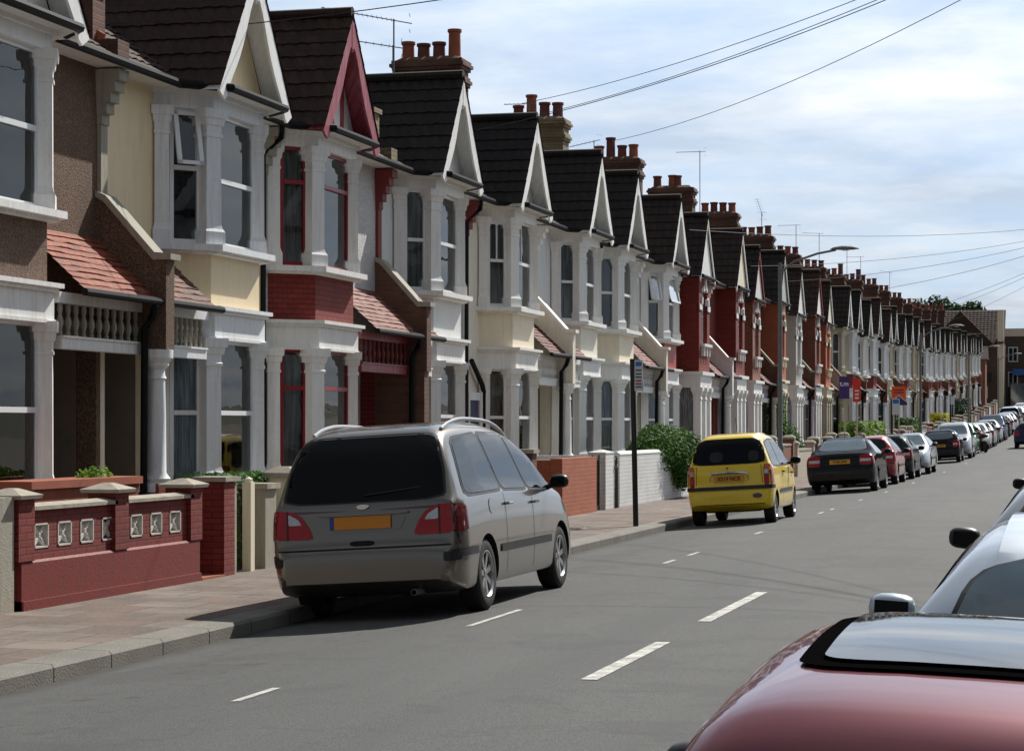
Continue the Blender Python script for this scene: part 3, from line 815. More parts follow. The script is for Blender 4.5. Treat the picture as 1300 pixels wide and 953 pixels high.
    if m > 0:
        pp = g('party', 'off_white_render')
        poly = [(-.02, 2.66), (-.02, 4.50), (.10, 4.44), (.74, 3.74), (.90, 3.72), (.90, 2.66)]
        pw = part('porch_party_wall', lambda: MB().prism(poly, -.12, .12, 'y'), pp, t, key=K)
        cp = [(-.03, 4.50), (-.03, 4.57), (.13, 4.50), (.76, 3.81), (.97, 3.79), (.97, 3.72), (.74, 3.72), (.10, 4.43)]
        part('coping', lambda: MB().prism(cp, -.15, .15, 'y'), g('coping', 'aged_stone'), pw, key=K)
        if g('post', 'column') == 'column':
            f = lambda: MB().lathe(.72, 0, [(.19, .97), (.19, 1.05), (.155, 1.09), (.17, 1.13), (.12, 1.20), (.115, 1.9), (.105, 2.30), (.125, 2.32), (.105, 2.36), (.105, 2.42), (.15, 2.47), (.15, 2.5), (.2, 2.56), (.2, 2.66)], 20)
            part('porch_column', f, g('postm', pil), t, key=K, smooth=True, auto=35)
            f = lambda: MB().box(0, .92, -.14, .14, .1, .93).box(-.02, .96, -.18, .18, .92, .975)
            part('dwarf_wall', f, pp, t, key=K)
        else:
            part('porch_pier', lambda: MB().box(0, .86, -.13, .13, .1, 2.655), g('postm', 'dark_brick'), t, key=K)
        for uu in (0, Wd):
            def f():
                mb = MB(); mb.box(-.50, -.02, uu-.17, uu+.17, 6.1, 6.95); mb.box(-.54, .02, uu-.21, uu+.21, 6.95, 7.03); mb.box(-.02, .30, uu-.16, uu+.16, 6.1, 6.35); return mb
            part('party_upstand', f, g('upstand', 'dark_brick'), t, key=K+(uu,))
            def f():
                mb = MB()
                for q in range(5): mb.box(0, .07+.06*q, uu-.10-.01*q, uu+.10+.01*q, 5.35+.13*q, 5.48+.13*q)
                mb.box(0, .05, uu-.09, uu+.09, 4.4, 5.35)
                return mb
            part('eaves_corbel', f, g('corbel', trim), t, key=K+(uu,))
        if g('chimney', True):
            cb = g('stack', 'dark_brick'); zt = 10.5 + g('ch_dz', 0)
            def f():
                mb = MB(); c = -3.85
                mb.box(c-.82, c+.82, Wd-.36, Wd+.36, 8.0, zt-.62)
                for q, (h0, h1, e) in enumerate(((-.62, -.54, .04), (-.54, -.46, .08), (-.46, -.38, .04), (-.38, -.24, .0), (-.24, -.16, .05), (-.16, -.08, .10), (-.08, .0, .06))):
                    mb.box(c-.82-e, c+.82+e, Wd-.36-e, Wd+.36+e, zt+h0, zt+h1)
                mb.frusta(c, Wd, 0, [(zt, .80, .36), (zt+.10, .66, .22)])
                return mb
            ch = part('chimney', f, cb, t, key=K+(zt,))
            npot = g('pots', 4)
            for q in range(npot):
                hh = (.50, .46, .52, .44, .75)[(q*3+int(P)) % 5] if near or q % 2 else .48
                f = lambda: MB().lathe(-3.85-.58+1.16*q/(npot-1), Wd, [(.17, zt+.02), (.18, zt+.08), (.155, zt+.1), (.145, zt+hh-.08), (.175, zt+hh-.06), (.175, zt+hh), (.13, zt+hh), (.13, zt+.2)], 12)
                part('chimney_pot', f, ('soot_terracotta' if (q+int(P)) % 3 else 'terracotta'), ch, key=K+(zt, q, hh), smooth=True, auto=35)
    # rainwater pipe
    if g('pipe', True):
        def f():
            mb = MB(); u = .30 if m < 0 else Wd-.1
            if m < 0: mb.tube([(.84, Y(.28), 3.18), (.80, Y(.28), 3.05), (.68, Y(.24), 2.9), (.66, Y(.24), .2)], .045, 8)
            else: mb.tube([(.36, Y(u), 6.02), (.34, Y(u), 5.85), (.07, Y(u), 5.6), (.06, Y(u), .2)], .042, 8)
            return mb
        part('downpipe', f, 'black_plastic', t, key=K, smooth=True)
    return t
def S(**k): return k
G0 = 24.3; PP = 10.6
H1 = S(upper='brown_pebbledash', spandrel='brown_pebbledash', lower='brown_pebbledash', porch_tile='orange_clay_tile', style_u='sash', curtain_u='net_curtain_dim', curtain_l='net_curtain_dim', porch_in='porch_interior', roof='brown_roof_tile', beam='white_paint', baluster='aged_stone', base='red_masonry_paint')
H2 = S(upper='cream_paint', spandrel='cream_paint', lower='pale_cream_paint', porch_tile='brown_clay_tile', style_u=['open', 'sash', 'sash'], curtain_u='dark_room', curtain_l='net_curtain_dim', roof='brown_roof_tile', party='brown_pebbledash', coping='aged_stone', upstand='dark_brick', corbel='aged_stone', chimney=False, gable='cream_paint', pillar='bluish_white_paint', trim='bluish_white_paint', postm='bluish_white_paint')
H3 = S(upper='white_pebbledash', spandrel='red_painted_brick', lower='red_painted_brick', porch_tile='pinkish_clay_tile', style_u='top', style_l='top', frame='crimson_joinery', curtain_u='beige_drape', curtain_l='grey_drape', roof='brown_roof_tile', barge='pink_red_barge', halftimber=True, beam='pink_red_barge', baluster='red_masonry_paint', base='red_painted_brick', porch_in='lilac_paint')
H4 = S(upper='grey_white_render', spandrel='grey_white_render', lower='grey_white_render', porch_tile='brown_clay_tile', style_u='sash', curtain_u='grey_drape', curtain_l='net_curtain_dim', roof='black_roof_tile', party='dark_brick', post='pier', postm='dark_brick', upstand='stock_brick', chimney=False, corbel='red_masonry_paint', baluster='white_paint_worn', door='white_door')
H5 = S(upper='off_white_render', spandrel='pale_cream_paint', lower='off_white_render', porch_tile='maroon_clay_tile', style_u='arch', style_l='sash', curtain_u='beige_drape', curtain_l='beige_drape', roof='black_roof_tile', porch_in='beige_paint', baluster='white_paint')
H6 = S(upper='grey_white_render', spandrel='off_white_render', lower='off_white_render', porch_tile='maroon_clay_tile', style_u='sash', curtain_u='net_curtain', curtain_l='net_curtain_dim', roof='black_roof_tile', party='off_white_render', coping='white_paint', stack='dark_brick', upstand='white_paint', door='green_door', baluster='white_paint')
H7 = S(upper='off_white_render', spandrel='pale_cream_paint', lower='off_white_render', porch_tile='pinkish_clay_tile', curtain_u='dark_room', curtain_l='net_curtain_dim', roof='black_roof_tile', baluster='white_paint')
H8 = S(upper='grey_white_render', spandrel='bright_red_paint', lower='off_white_render', porch_tile='brown_clay_tile', style_u='open', curtain_u='dark_room', roof='dark_roof_tile', coping='white_paint', baluster='white_paint', stack='stock_brick', gable='white_paint', upstand='red_brick')
house(G0-PP, 1, H2, 'cream house nearest the camera, mostly outside the left edge', near=1)
house(G0, -1, H1, 'brown pebbledash house with white bay columns above the red garden wall', bs=2.5, near=1)
house(G0, 1, H2, 'cream rendered house with one upstairs bay window pushed open', bs=2.1, near=1)
house(G0+PP, -1, H3, 'house with red painted brick bay, red window frames and pink bargeboards', bs=2.85, near=1)
house(G0+PP, 1, H4, 'pale grey rendered house with a brown brick porch pier', bs=1.42, near=1)
h5 = house(G0+2*PP, -1, H5, 'off white house with twin arched window heads above the orange brick garden wall', bs=2.1, near=1)
house(G0+2*PP, 1, H6, 'pale house with maroon porch tiles, right of the twin arched window house', bs=2.15, near=1)
house(G0+3*PP, -1, H7, 'cream fronted house with dark bay windows, just before the overhanging bush', bs=2.6, near=1)
house(G0+3*PP, 1, H8, 'white columned house with a bright red band under an open window', bs=1.5, near=1)
# blue side door and lean-to arch between the grey and the off white house
part('side_door', MB().box(.0, .04, -W+.15, -W+.85, .2, 2.25), 'blue_door', h5)
part('side_door_frame', MB().box(.0, .07, -W+.07, -W+.15, .2, 2.4).box(.0, .07, -W+.85, -W+.93, .2, 2.4).box(.0, .07, -W+.15, -W+.85, 2.25, 2.4), 'white_paint', h5)
part('waste_pipe', MB().tube([(.08, -W+.2, 3.0), (.1, -W+.9, 2.55), (.1, -W+1.0, 2.4), (.1, -W+1.0, .3)], .05, 8), 'black_plastic', h5, smooth=True)
# farther houses: handed pairs
RA = S(square=True, upper='red_painted_brick', bay='red_painted_brick', lower='red_painted_brick', porch_tile='pinkish_clay_tile', roof='dark_roof_tile', coping='white_paint', pillar='white_paint', party='white_paint', upstand='red_brick', baluster='white_paint')
RB = S(square=True, upper='red_brick', bay='red_brick', lower='red_brick', porch_tile='maroon_clay_tile', roof='black_roof_tile', party='dark_brick', postm='lilac_paint', upstand='dark_brick', baluster='lilac_paint', barge='bright_red_paint')
RC = S(square=True, upper='dark_brick', bay='orange_brick', lower='dark_brick', porch_tile='maroon_clay_tile', roof='black_roof_tile', pillar='beige_paint', trim='pale_cream_paint', party='dark_brick', baluster='aged_stone')
RD = S(square=True, upper='stone_grey_paint', bay='stone_grey_paint', lower='stone_grey_paint', porch_tile='brown_clay_tile', roof='dark_roof_tile', party='beige_paint', baluster='white_paint')
WR = S(upper='off_white_render', spandrel='red_painted_brick', lower='red_painted_brick', porch_tile='maroon_clay_tile', roof='dark_roof_tile', baluster='aged_stone', party='red_brick', pillar='bluish_white_paint', trim='bluish_white_paint')
WG = S(upper='grey_white_render', spandrel='red_painted_brick', lower='dark_brick', porch_tile='brown_clay_tile', roof='black_roof_tile', baluster='white_paint', party='dark_brick')
WC = S(upper='pale_cream_paint', spandrel='beige_paint', lower='pale_cream_paint', pillar='beige_paint', trim='beige_paint', porch_tile='brown_clay_tile', roof='dark_roof_tile', baluster='beige_paint', party='beige_paint')
far = [(RA, 'red painted brick house with white porch coping, behind the small yellow car'), (RA, 'red painted brick house, left one of the two red bays beyond the white coping'),
       (RB, 'orange red brick house with red edged gable and climbing plant at its porch'), (RC, 'bare red brick house with cream lower columns behind the first street lamp'),
       (RD, 'stone grey painted house with an arched upstairs window beyond the first street lamp'), (RB, 'narrow red brick bay house next to the stone grey house'),
       (RC, 'dark brick house seen behind the purple agent board'), (WC, 'beige columned house just beyond the purple and red agent boards')]
ords = ['first', 'second', 'third', 'fourth', 'fifth', 'sixth', 'seventh', 'eighth', 'ninth', 'tenth', 'eleventh', 'twelfth', 'thirteenth', 'fourteenth', 'fifteenth', 'sixteenth', 'seventeenth', 'eighteenth', 'nineteenth', 'twentieth', 'twenty-first', 'twenty-second', 'twenty-third', 'twenty-fourth', 'twenty-fifth']
cyc = [WR, WG, WR, WR, WC, WG, WR, WC, WC, WR, WG, WR]
nm = {id(WR): 'white columned house with red brick band', id(WG): 'grey white columned house with dark brick porch', id(WC): 'beige columned house with beige band'}
hi = 0
for k in range(4, 20):
    for m in ((1, -1) if k == 3 else (-1, 1)):
        Pk = G0 + k * PP
        if Pk > 226: continue
        if hi < len(far): st, lb = far[hi]
        else:
            q = hi - len(far); st = cyc[q % len(cyc)]; lb = '%s, %s in the far row' % (nm[id(st)], ords[min(q, 24)])
        st = dict(st)
        st['curtain_u'] = ('net_curtain_dim', 'dark_room', 'net_curtain')[hi % 3]; st['curtain_l'] = ('dark_room', 'net_curtain_dim')[hi % 2]
        if k == 5 and m > 0: st['pots'] = 3
        st['gable'] = ('white_paint', 'pale_cream_paint', 'white_paint_worn', 'stone_grey_paint', 'white_paint')[hi % 5]; st['roof'] = ('dark_roof_tile', 'black_roof_tile', 'brown_roof_tile')[(hi * 7 // 2) % 3]
        hh_ = house(Pk, m, st, lb, bs=(2.1 if not st.get('square') else 2.3))
        hh_.scale.z = 1 + .022 * sin(hi * 2.7); hh_.location.x += .05 * sin(hi * 1.9)
        hi += 1

# the facing terrace stands outside the view; car paint and glass mirror it
for k in range(7):
    o = house(0, 1 if k % 2 else -1, dict(WG if k % 2 else WR, chimney=True), 'house of the facing terrace on the right, %s from the camera' % ords[k])
    o.location = (ROADW + 4.4, 6 + (k + (k + 1) % 2) // 1 * W if False else 8 + W * 2 * ((k + 1) // 2), 0); o.rotation_euler = (0, 0, pi); o['group'] = 'houses of the facing terrace'
# ------------------------------------------------------------ cars
def lerp_tab(tab, y):
    if y <= tab[0][0]: return tab[0][1]
    for (a, va), (b, vb) in zip(tab, tab[1:]):
        if y <= b:
            t = (y - a) / max(1e-9, b - a); return va + (vb - va) * t
    return tab[-1][1]
def smooth_poly(pts, it=2, k=.22):
    for _ in range(it):
        q = [pts[0]]
        for a, b in zip(pts, pts[1:]):
            q.append((a[0]+(b[0]-a[0])*k, a[1]+(b[1]-a[1])*k)); q.append((b[0]-(b[0]-a[0])*k, b[1]-(b[1]-a[1])*k))
        q.append(pts[-1]); pts = q
    return pts
def rnd(poly, it=2, k=.2):
    for _ in range(it):
        q = []
        n = len(poly)
        for i in range(n):
            a, b = poly[i], poly[(i+1) % n]
            q.append((a[0]+(b[0]-a[0])*k, a[1]+(b[1]-a[1])*k)); q.append((b[0]-(b[0]-a[0])*k, b[1]-(b[1]-a[1])*k))
        poly = q
    return poly
def rrect(x0, x1, y0, y1, r, n=6):
    out = []
    for cx, cy, a0 in ((x1-r, y0+r, -90), (x1-r, y1-r, 0), (x0+r, y1-r, 90), (x0+r, y0+r, 180)):
        for i in range(n+1): out.append((cx + r*cos(R(a0+90*i/n)), cy + r*sin(R(a0+90*i/n))))
    return out
SPEC = {
 'wide': dict(L=4.0, W=1.74, H=1.44, wb=2.5, ro=.72, r=.30, belt=[(0, .92), (1.0, .95), (2.4, .92), (3.0, .88), (4.0, .5)], tumble=.20,
    sil=[(0, .33), (0, .58), (.05, .63), (.08, .90), (.13, .99), (.26, 1.20), (.38, 1.34), (.50, 1.395), (1.1, 1.435), (1.7, 1.43), (2.05, 1.38), (2.5, 1.17), (2.9, .97), (3.5, .84), (3.85, .70), (3.97, .52), (4.0, .33)]),
 'mpv': dict(L=4.64, W=1.78, H=1.73, wb=2.84, ro=.95, r=.325, belt=[(0, 1.0), (1.0, 1.06), (3.2, 1.02), (3.9, .96), (4.64, .6)], tumble=.34,
    sil=[(0, .34), (0, .60), (.05, .655), (.075, .70), (.10, 1.0), (.13, 1.08), (.34, 1.52), (.43, 1.63), (.62, 1.695), (1.3, 1.735), (2.1, 1.72), (2.75, 1.62), (3.35, 1.33), (3.85, 1.06), (4.3, .90), (4.56, .72), (4.62, .55), (4.64, .34)]),
 'small': dict(L=3.5, W=1.50, H=1.58, wb=2.38, ro=.50, r=.265, belt=[(0, .97), (1.0, .98), (2.4, .95), (2.9, .9), (3.5, .55)], tumble=.30,
    sil=[(0, .33), (0, .58), (.04, .63), (.06, .98), (.09, 1.04), (.20, 1.38), (.26, 1.48), (.40, 1.545), (1.0, 1.58), (1.8, 1.55), (2.1, 1.47), (2.75, 1.0), (3.2, .86), (3.42, .70), (3.48, .5), (3.5, .33)]),
 'saloon': dict(L=4.5, W=1.74, H=1.43, wb=2.6, ro=1.0, r=.31, belt=[(0, .88), (1.0, .96), (2.4, .94), (3.2, .88), (4.5, .5)], tumble=.42,
    sil=[(0, .34), (0, .62), (.05, .66), (.08, .92), (.13, 1.0), (.22, 1.03), (.62, 1.05), (.95, 1.19), (1.3, 1.35), (1.6, 1.41), (2.1, 1.43), (2.45, 1.39), (2.8, 1.22), (3.3, .98), (4.0, .86), (4.35, .72), (4.46, .55), (4.5, .34)]),
 'hatch': dict(L=4.0, W=1.70, H=1.44, wb=2.5, ro=.72, r=.30, belt=[(0, .92), (1.0, .95), (2.4, .92), (3.0, .88), (4.0, .5)], tumble=.38,
    sil=[(0, .33), (0, .58), (.05, .63), (.08, .90), (.13, .99), (.30, 1.20), (.48, 1.34), (.62, 1.39), (1.1, 1.435), (1.7, 1.43), (2.05, 1.36), (2.5, 1.15), (2.9, .97), (3.5, .84), (3.85, .70), (3.97, .52), (4.0, .33)]),
 'suv': dict(L=4.4, W=1.80, H=1.68, wb=2.6, ro=.85, r=.34, belt=[(0, 1.0), (1.0, 1.05), (2.6, 1.02), (3.2, .98), (4.4, .6)], tumble=.34,
    sil=[(0, .40), (0, .66), (.05, .70), (.08, 1.02), (.13, 1.1), (.30, 1.45), (.42, 1.58), (.6, 1.64), (1.3, 1.68), (2.0, 1.66), (2.4, 1.57), (2.85, 1.25), (3.15, 1.08), (3.9, .98), (4.25, .85), (4.37, .6), (4.4, .40)]),
}
def car_section(sp, y, zt):
    Lc, hw0 = sp['L'], sp['W'] / 2
    e = min(y, Lc - y); er = (.42 if Lc > 4.6 else .30) if y < Lc/2 else .75
    t = min(1, max(0, e) / er)
    k = ((.80 if Lc > 4.6 else .85) if y < Lc/2 else .66)
    hw = hw0 * (k + (1-k) * (1 - (1-t)**2.6)**.5)
    zb = .21 + .13 * (1 - min(1, e / .35))**1.5 + (.03 if 0 else 0)
    belt = min(lerp_tab(sp['belt'], y), zt - .035)
    belt = max(belt, zb + .02)
    h = zt - belt
    g = min(1, max(0, (h - .05) / .35))
    def mx(a, b): return a * (1-g) + b * g
    hz = zt - belt
    ins = sp['tumble'] * hz / (sp['H'] - 1.0) * .62 if g > 0 else 0
    pts = [(0, zb), (hw*.6, zb), (hw*.93, zb + .01), (hw*.975, zb + min(.08, (belt-zb)*.3)),
           (hw*.998, zb + (belt-zb)*.35), (hw*1.0, zb + (belt-zb)*.62), (hw*.985, zb + (belt-zb)*.88), (hw*.965, belt)]
    top = [(mx(hw*.94, hw*.955 - ins*.18), belt + hz*mx(.30, .12)),
           (mx(hw*.90, hw*.955 - ins*.52), belt + hz*mx(.5, .45)),
           (mx(hw*.85, hw*.955 - ins*.92), belt + hz*mx(.66, .80)),
           (mx(hw*.78, hw*.93 - ins*1.12), belt + hz*mx(.78, .915)),
           (mx(hw*.66, hw*.86 - ins*1.2), belt + hz*mx(.87, .965)),
           (mx(hw*.45, hw*.55), belt + hz*mx(.95, .99)),
           (mx(hw*.22, hw*.28), belt + hz*mx(.99, 1.0)),
           (0, zt)]
    q = pts + top
    sm = [q[0]]
    for p0, p1 in zip(q, q[1:]):
        sm.append((p0[0]+(p1[0]-p0[0])*.25, p0[1]+(p1[1]-p0[1])*.25)); sm.append((p1[0]-(p1[0]-p0[0])*.25, p1[1]-(p1[1]-p0[1])*.25))
    sm.append(q[-1])
    return sm
BODY = {}
def car_body(kind):
    if kind in BODY: return BODY[kind]
    sp = SPEC[kind]
    pl = smooth_poly(sp['sil'], 3)
    st = [pl[0]]; acc = 0
    for a, b in zip(pl, pl[1:]):
        d = math.hypot(b[0]-a[0], b[1]-a[1]); n = max(1, int(d / .06))
        for i in range(1, n+1): st.append((a[0]+(b[0]-a[0])*i/n, a[1]+(b[1]-a[1])*i/n))
    out = [st[0]]
    for s in st[1:]:
        if math.hypot(s[0]-out[-1][0], s[1]-out[-1][1]) > .012: out.append(s)
    bm = bmesh.new(); rings = []
    for i, (y, z) in enumerate(out):
        yy = y + i * 1e-5
        sec = car_section(sp, y, z)
        full = [(-x, zz) for x, zz in sec[::-1][1:-1]]
        ring = [bm.verts.new((x, yy, zz)) for x, zz in sec] + [bm.verts.new((x, yy, zz)) for x, zz in full]
        rings.append(ring)
    n = len(rings[0])
    for a, b in zip(rings, rings[1:]):
        for i in range(n):
            try: bm.faces.new((a[i], a[(i+1) % n], b[(i+1) % n], b[i]))
            except ValueError: pass
    bm.faces.new(rings[0][::-1]); bm.faces.new(rings[-1])
    bmesh.ops.recalc_face_normals(bm, faces=bm.faces)
    # raycast copy before the arches are cut
    bvh = BVHTree.FromBMesh(bm)
    me = bpy.data.meshes.new('body'); bm.to_mesh(me); bm.free()
    me.materials.append(MATS['carpaint_black']); me.materials.append(MATS['underbody'])
    tmp = bpy.data.objects.new('t', me); COL.objects.link(tmp)
    hw = sp['W'] / 2
    cyl = []
    for yc in (sp['ro'], sp['ro'] + sp['wb']):
        for sg in (-1, 1):
            x0, x1 = (hw - .30, hw + .3) if sg > 0 else (-hw - .3, -hw + .30)
            cyl.append((yc, x0, x1))
    mb = MB()
    for yc, x0, x1 in cyl:
        mb.lathe(0, yc, [(sp['r'] + .045, x0), (sp['r'] + .045, x1)], 40, 'x', sp['r'] - .005)
    cut = obj('c', mesh_of(mb, 'c', 'underbody'))
    md = tmp.modifiers.new('b', 'BOOLEAN'); md.object = cut; md.operation = 'DIFFERENCE'; md.solver = 'EXACT'
    bpy.context.view_layer.update()
    me2 = bpy.data.meshes.new_from_object(tmp.evaluated_get(bpy.context.evaluated_depsgraph_get()))
    bpy.data.objects.remove(tmp); bpy.data.objects.remove(cut)
    for p in me2.polygons:
        c = p.center; p.material_index = 0
        for yc, x0, x1 in cyl:
            rr = math.hypot(c.y - yc, c.z - sp['r'] + .005)
            if x0 - .01 < c.x < x1 + .01 and rr < sp['r'] + .046 and (abs(p.normal.x) > .9 and abs(c.x) < hw - .25 or (rr > sp['r'] + .03 and abs(p.normal.x) < .25)): p.material_index = 1
        if c.z < .235 and p.normal.z < -.6: p.material_index = 1
    me2.polygons.foreach_set('use_smooth', [True] * len(me2.polygons))
    me2.set_sharp_from_angle(angle=R(38))
    BODY[kind] = (me2, bvh); return BODY[kind]
def decal(bvh, poly, axis, sign, off=.004, grid=.06, thick=0):
    bm = bmesh.new()
    vs = [bm.verts.new((a, b, 0)) for a, b in poly]
    f = bm.faces.new(vs)
    bmesh.ops.triangulate(bm, faces=[f])
    xs = [p[0] for p in poly]; ys = [p[1] for p in poly]
    for lo, hi, ax in ((min(xs), max(xs), 0), (min(ys), max(ys), 1)):
        n = int((hi-lo)/grid)
        for i in range(1, n+1):
            c = lo + (hi-lo)*i/(n+1)
            bmesh.ops.bisect_plane(bm, geom=bm.verts[:] + bm.edges[:] + bm.faces[:], plane_co=(c if ax == 0 else 0, c if ax == 1 else 0, 0), plane_no=(1-ax, ax, 0))
    bm.verts.ensure_lookup_table()
    mb = MB()
    for v in bm.verts:
        a, b = v.co.x, v.co.y
        if axis == 'x': o, d = Vector((sign*3, a, b)), Vector((-sign, 0, 0))
        elif axis == 'y': o, d = Vector((a, -3 if sign < 0 else 9, b)), Vector((0, 1 if sign < 0 else -1, 0))
        else: o, d = Vector((a, b, 5)), Vector((0, 0, -1))
        h, nrm, _, _ = bvh.ray_cast(o, d)
        if h is None:
            h, nrm, _, _ = bvh.find_nearest(o + d * (3 - 0.8 if axis == 'x' else 3.2 if sign < 0 else 4.6))
        nn = nrm if nrm.dot(d) < 0 else -nrm
        p = h + (nn * .5 - d * .5).normalized() * off
        mb.v.append(tuple(p))
    bm.verts.index_update()
    for fc in bm.faces: mb.f.append(tuple(v.index for v in fc.verts))
    bm.free()
    return mb
DC = {}
def dpart(name, kind, poly, axis, sign, mat, parent, off=.004, grid=.07):
    key = (kind, tuple(poly), axis, sign, off)
    return part(name, lambda: decal(BODY[kind][1], poly, axis, sign, off, grid), mat, parent, smooth=True, auto=60, key=key, recalc=False)
def line_poly(a, b, w=.007):
    d = Vector((b[0]-a[0], b[1]-a[1])).normalized(); n = Vector((-d.y, d.x)) * w / 2
    return [(a[0]+n.x, a[1]+n.y), (a[0]-n.x, a[1]-n.y), (b[0]-n.x, b[1]-n.y), (b[0]+n.x, b[1]+n.y)]
def hit(kind, axis, sign, a, b):
    bvh = BODY[kind][1]
    o, d = {'x': (Vector((sign*3, a, b)), Vector((-sign, 0, 0))), 'y': (Vector((a, -3 if sign < 0 else 9, b)), Vector((0, 1 if sign < 0 else -1, 0))), 'z': (Vector((a, b, 5)), Vector((0, 0, -1)))}[axis]
    h = bvh.ray_cast(o, d)[0]
    return h
def wheel(kind, parent, x, y, r, sg, spokes=6, rimm='alloy_rim'):
    w = .19 if kind != 'mpv' else .205
    def tyre():
        a = w/2; mb = MB()
        mb.lathe(0, 0, [(r*.62, -a*.9), (r*.70, -a), (r*.90, -a*.98), (r*.985, -a*.8), (r, -a*.6), (r, -a*.22), (r*.985, -a*.2), (r*.985, -a*.16), (r, -a*.14), (r, a*.14), (r*.985, a*.16), (r*.985, a*.2), (r, a*.22), (r, a*.6), (r*.985, a*.8), (r*.90, a*.98), (r*.70, a), (r*.62, a*.9)], 36, 'x', caps=False)
        mb.lathe(0, 0, [(0.001, -a*.1), (r*.64, -a*.1)], 24, 'x')
        return mb
    t = part('wheel', tyre, 'tyre_rubber', parent, smooth=True, key=('w', r, w)); t.location = (x, y, r)
    def rim():
        a = w/2*sg; mb = MB(); R_ = r*.66
        mb.lathe(0, 0, [(R_, a*.99), (R_*.96, a*1.0), (R_*.90, a*.85), (R_*.88, a*.1)], 30, 'x', caps=False)
        mb.lathe(0, 0, [(.001, a*.80), (R_*.16, a*.80), (R_*.24, a*.7), (R_*.26, a*.3)], 18, 'x')
        for q in range(spokes):
            an = 2*pi*q/spokes + .3
            hwid = .5*R_*.20; hw2 = .5*R_*.26
            def P(rad, off, xx): return (xx, rad*cos(an) - off*sin(an), rad*sin(an) + off*cos(an))
            x0, x1, x2 = a*.35, a*.74, a*.86
            vs = [P(R_*.15, -hwid, x0), P(R_*.15, hwid, x0), P(R_*.92, hw2, x0), P(R_*.92, -hw2, x0), P(R_*.15, -hwid, x1), P(R_*.15, hwid, x1), P(R_*.92, hw2, x2), P(R_*.92, -hw2, x2)]
            mb.add(vs, [(0,1,2,3),(4,5,6,7),(0,1,5,4),(1,2,6,5),(2,3,7,6),(3,0,4,7)])
        return mb
    part('rim', rim, rimm, t, key=('r', r, sg, spokes, w), smooth=True, auto=35)
def car(kind, paint, x, y, label, cat='car', away=True, plate=None, z=None, group='cars parked along the kerb', detail=1, glass='car_glass', spokes=6, rimm='alloy_rim', strip_=True, plate_mat=None, rail=False, tint=None):
    """car with its rear bumper at street distance y (front bumper when it faces the camera)"""
    sp = SPEC[kind]; me, bvh = car_body(kind)
    Lc, hw, H = sp['L'], sp['W']/2, sp['H']
    t = thing('car', label, cat, group=group)
    x0 = x - (hw - .12); x1 = x + (hw - .12)
    zl, zr = roadz(max(0, x0), y + 1), roadz(min(x1, ROADW), y + 1)
    roll = math.atan2(zr - zl, x1 - x0)
    pitch = math.atan((rise(y+Lc) - rise(y)) / Lc)
    zc = (zl + zr) / 2 if z is None else z
    if away: t.location = (x, y, zc); t.rotation_euler = (pitch, -roll, 0)
    else: t.location = (x, y + Lc, zc + rise(y+Lc) - rise(y)); t.rotation_euler = (-pitch, roll, pi)
    key = ('bodymesh', kind, paint)
    if key not in CACHE:
        m2 = me.copy(); m2.materials[0] = MATS['carpaint_' + paint]; m2.name = 'body'; CACHE[key] = m2
    body = obj('body', CACHE[key], t)
    r = sp['r']
    for yy in (sp['ro'], sp['ro'] + sp['wb']):
        for sg in (-1, 1): wheel(kind, t, sg*(hw-.125), yy, r, sg, spokes, rimm)
    bl = lambda yy: lerp_tab(sp['belt'], yy)
    # glass
    if kind == 'mpv':
        side = [[(.45, bl(.5)+.03), (.60, 1.50), (.72, 1.56), (1.45, 1.60), (1.62, bl(1.6)+.03)], [(1.69, bl(1.7)+.03), (1.54, 1.60), (2.35, 1.585), (2.58, bl(2.6)+.03)], [(2.65, bl(2.6)+.03), (2.43, 1.575), (2.75, 1.53), (3.15, 1.36), (3.55, bl(3.5)+.04)]]
        rear = rnd([(-.735, 1.05), (.735, 1.05), (.70, 1.30), (.61, 1.57), (.53, 1.605), (-.53, 1.605), (-.61, 1.57), (-.70, 1.30)], 2, .12)
    elif kind == 'small':
        side = [[(.42, .99), (.48, 1.38), (1.15, 1.44), (1.28, .98)], [(1.34, .98), (1.22, 1.44), (1.75, 1.42), (2.05, 1.33), (2.5, 1.0)]]
        rear = rnd([(-.64, 1.05), (.64, 1.05), (.60, 1.30), (.50, 1.47), (-.50, 1.47), (-.60, 1.30)], 2, .14)
    elif kind == 'saloon':
        side = [[(1.0, 1.0), (1.28, 1.22), (1.5, 1.29), (1.78, 1.31), (1.85, .97)], [(1.91, .97), (1.84, 1.31), (2.3, 1.30), (2.6, 1.19), (2.98, .97)]]
        rear = rnd([(-.62, 1.09), (.62, 1.09), (.50, 1.36), (-.50, 1.36)], 2, .12)
    elif kind == 'suv':
        side = [[(.45, 1.08), (.58, 1.48), (1.25, 1.53), (1.36, 1.07)], [(1.42, 1.07), (1.32, 1.53), (1.95, 1.52), (2.3, 1.42), (2.75, 1.07)]]
        rear = rnd([(-.68, 1.12), (.68, 1.12), (.60, 1.52), (-.60, 1.52)], 2, .14)
    else:
        side = [[(.55, .98), (.75, 1.24), (.95, 1.31), (1.28, 1.32), (1.38, .97)], [(1.44, .97), (1.34, 1.32), (1.85, 1.31), (2.15, 1.21), (2.65, .97)]]
        rear = rnd([(-.62, 1.02), (.62, 1.02), (.50, 1.34), (-.50, 1.34)], 3, .2)
    for sg in (-1, 1):
        for q in side:
            w = dpart('side_window', kind, rnd(q, 2, .08), 'x', sg, glass, t, .006)
            cx = sum(a for a, b in q)/len(q); cz = sum(b for a, b in q)/len(q)
            if detail: dpart('window_seal', kind, rnd([(cx+(a-cx)*1.06+(.018 if a > cx else -.018), cz+(b-cz)*1.05+(.012 if b > cz else -.012)) for a, b in q], 2, .08), 'x', sg, 'car_trim', w, .003)
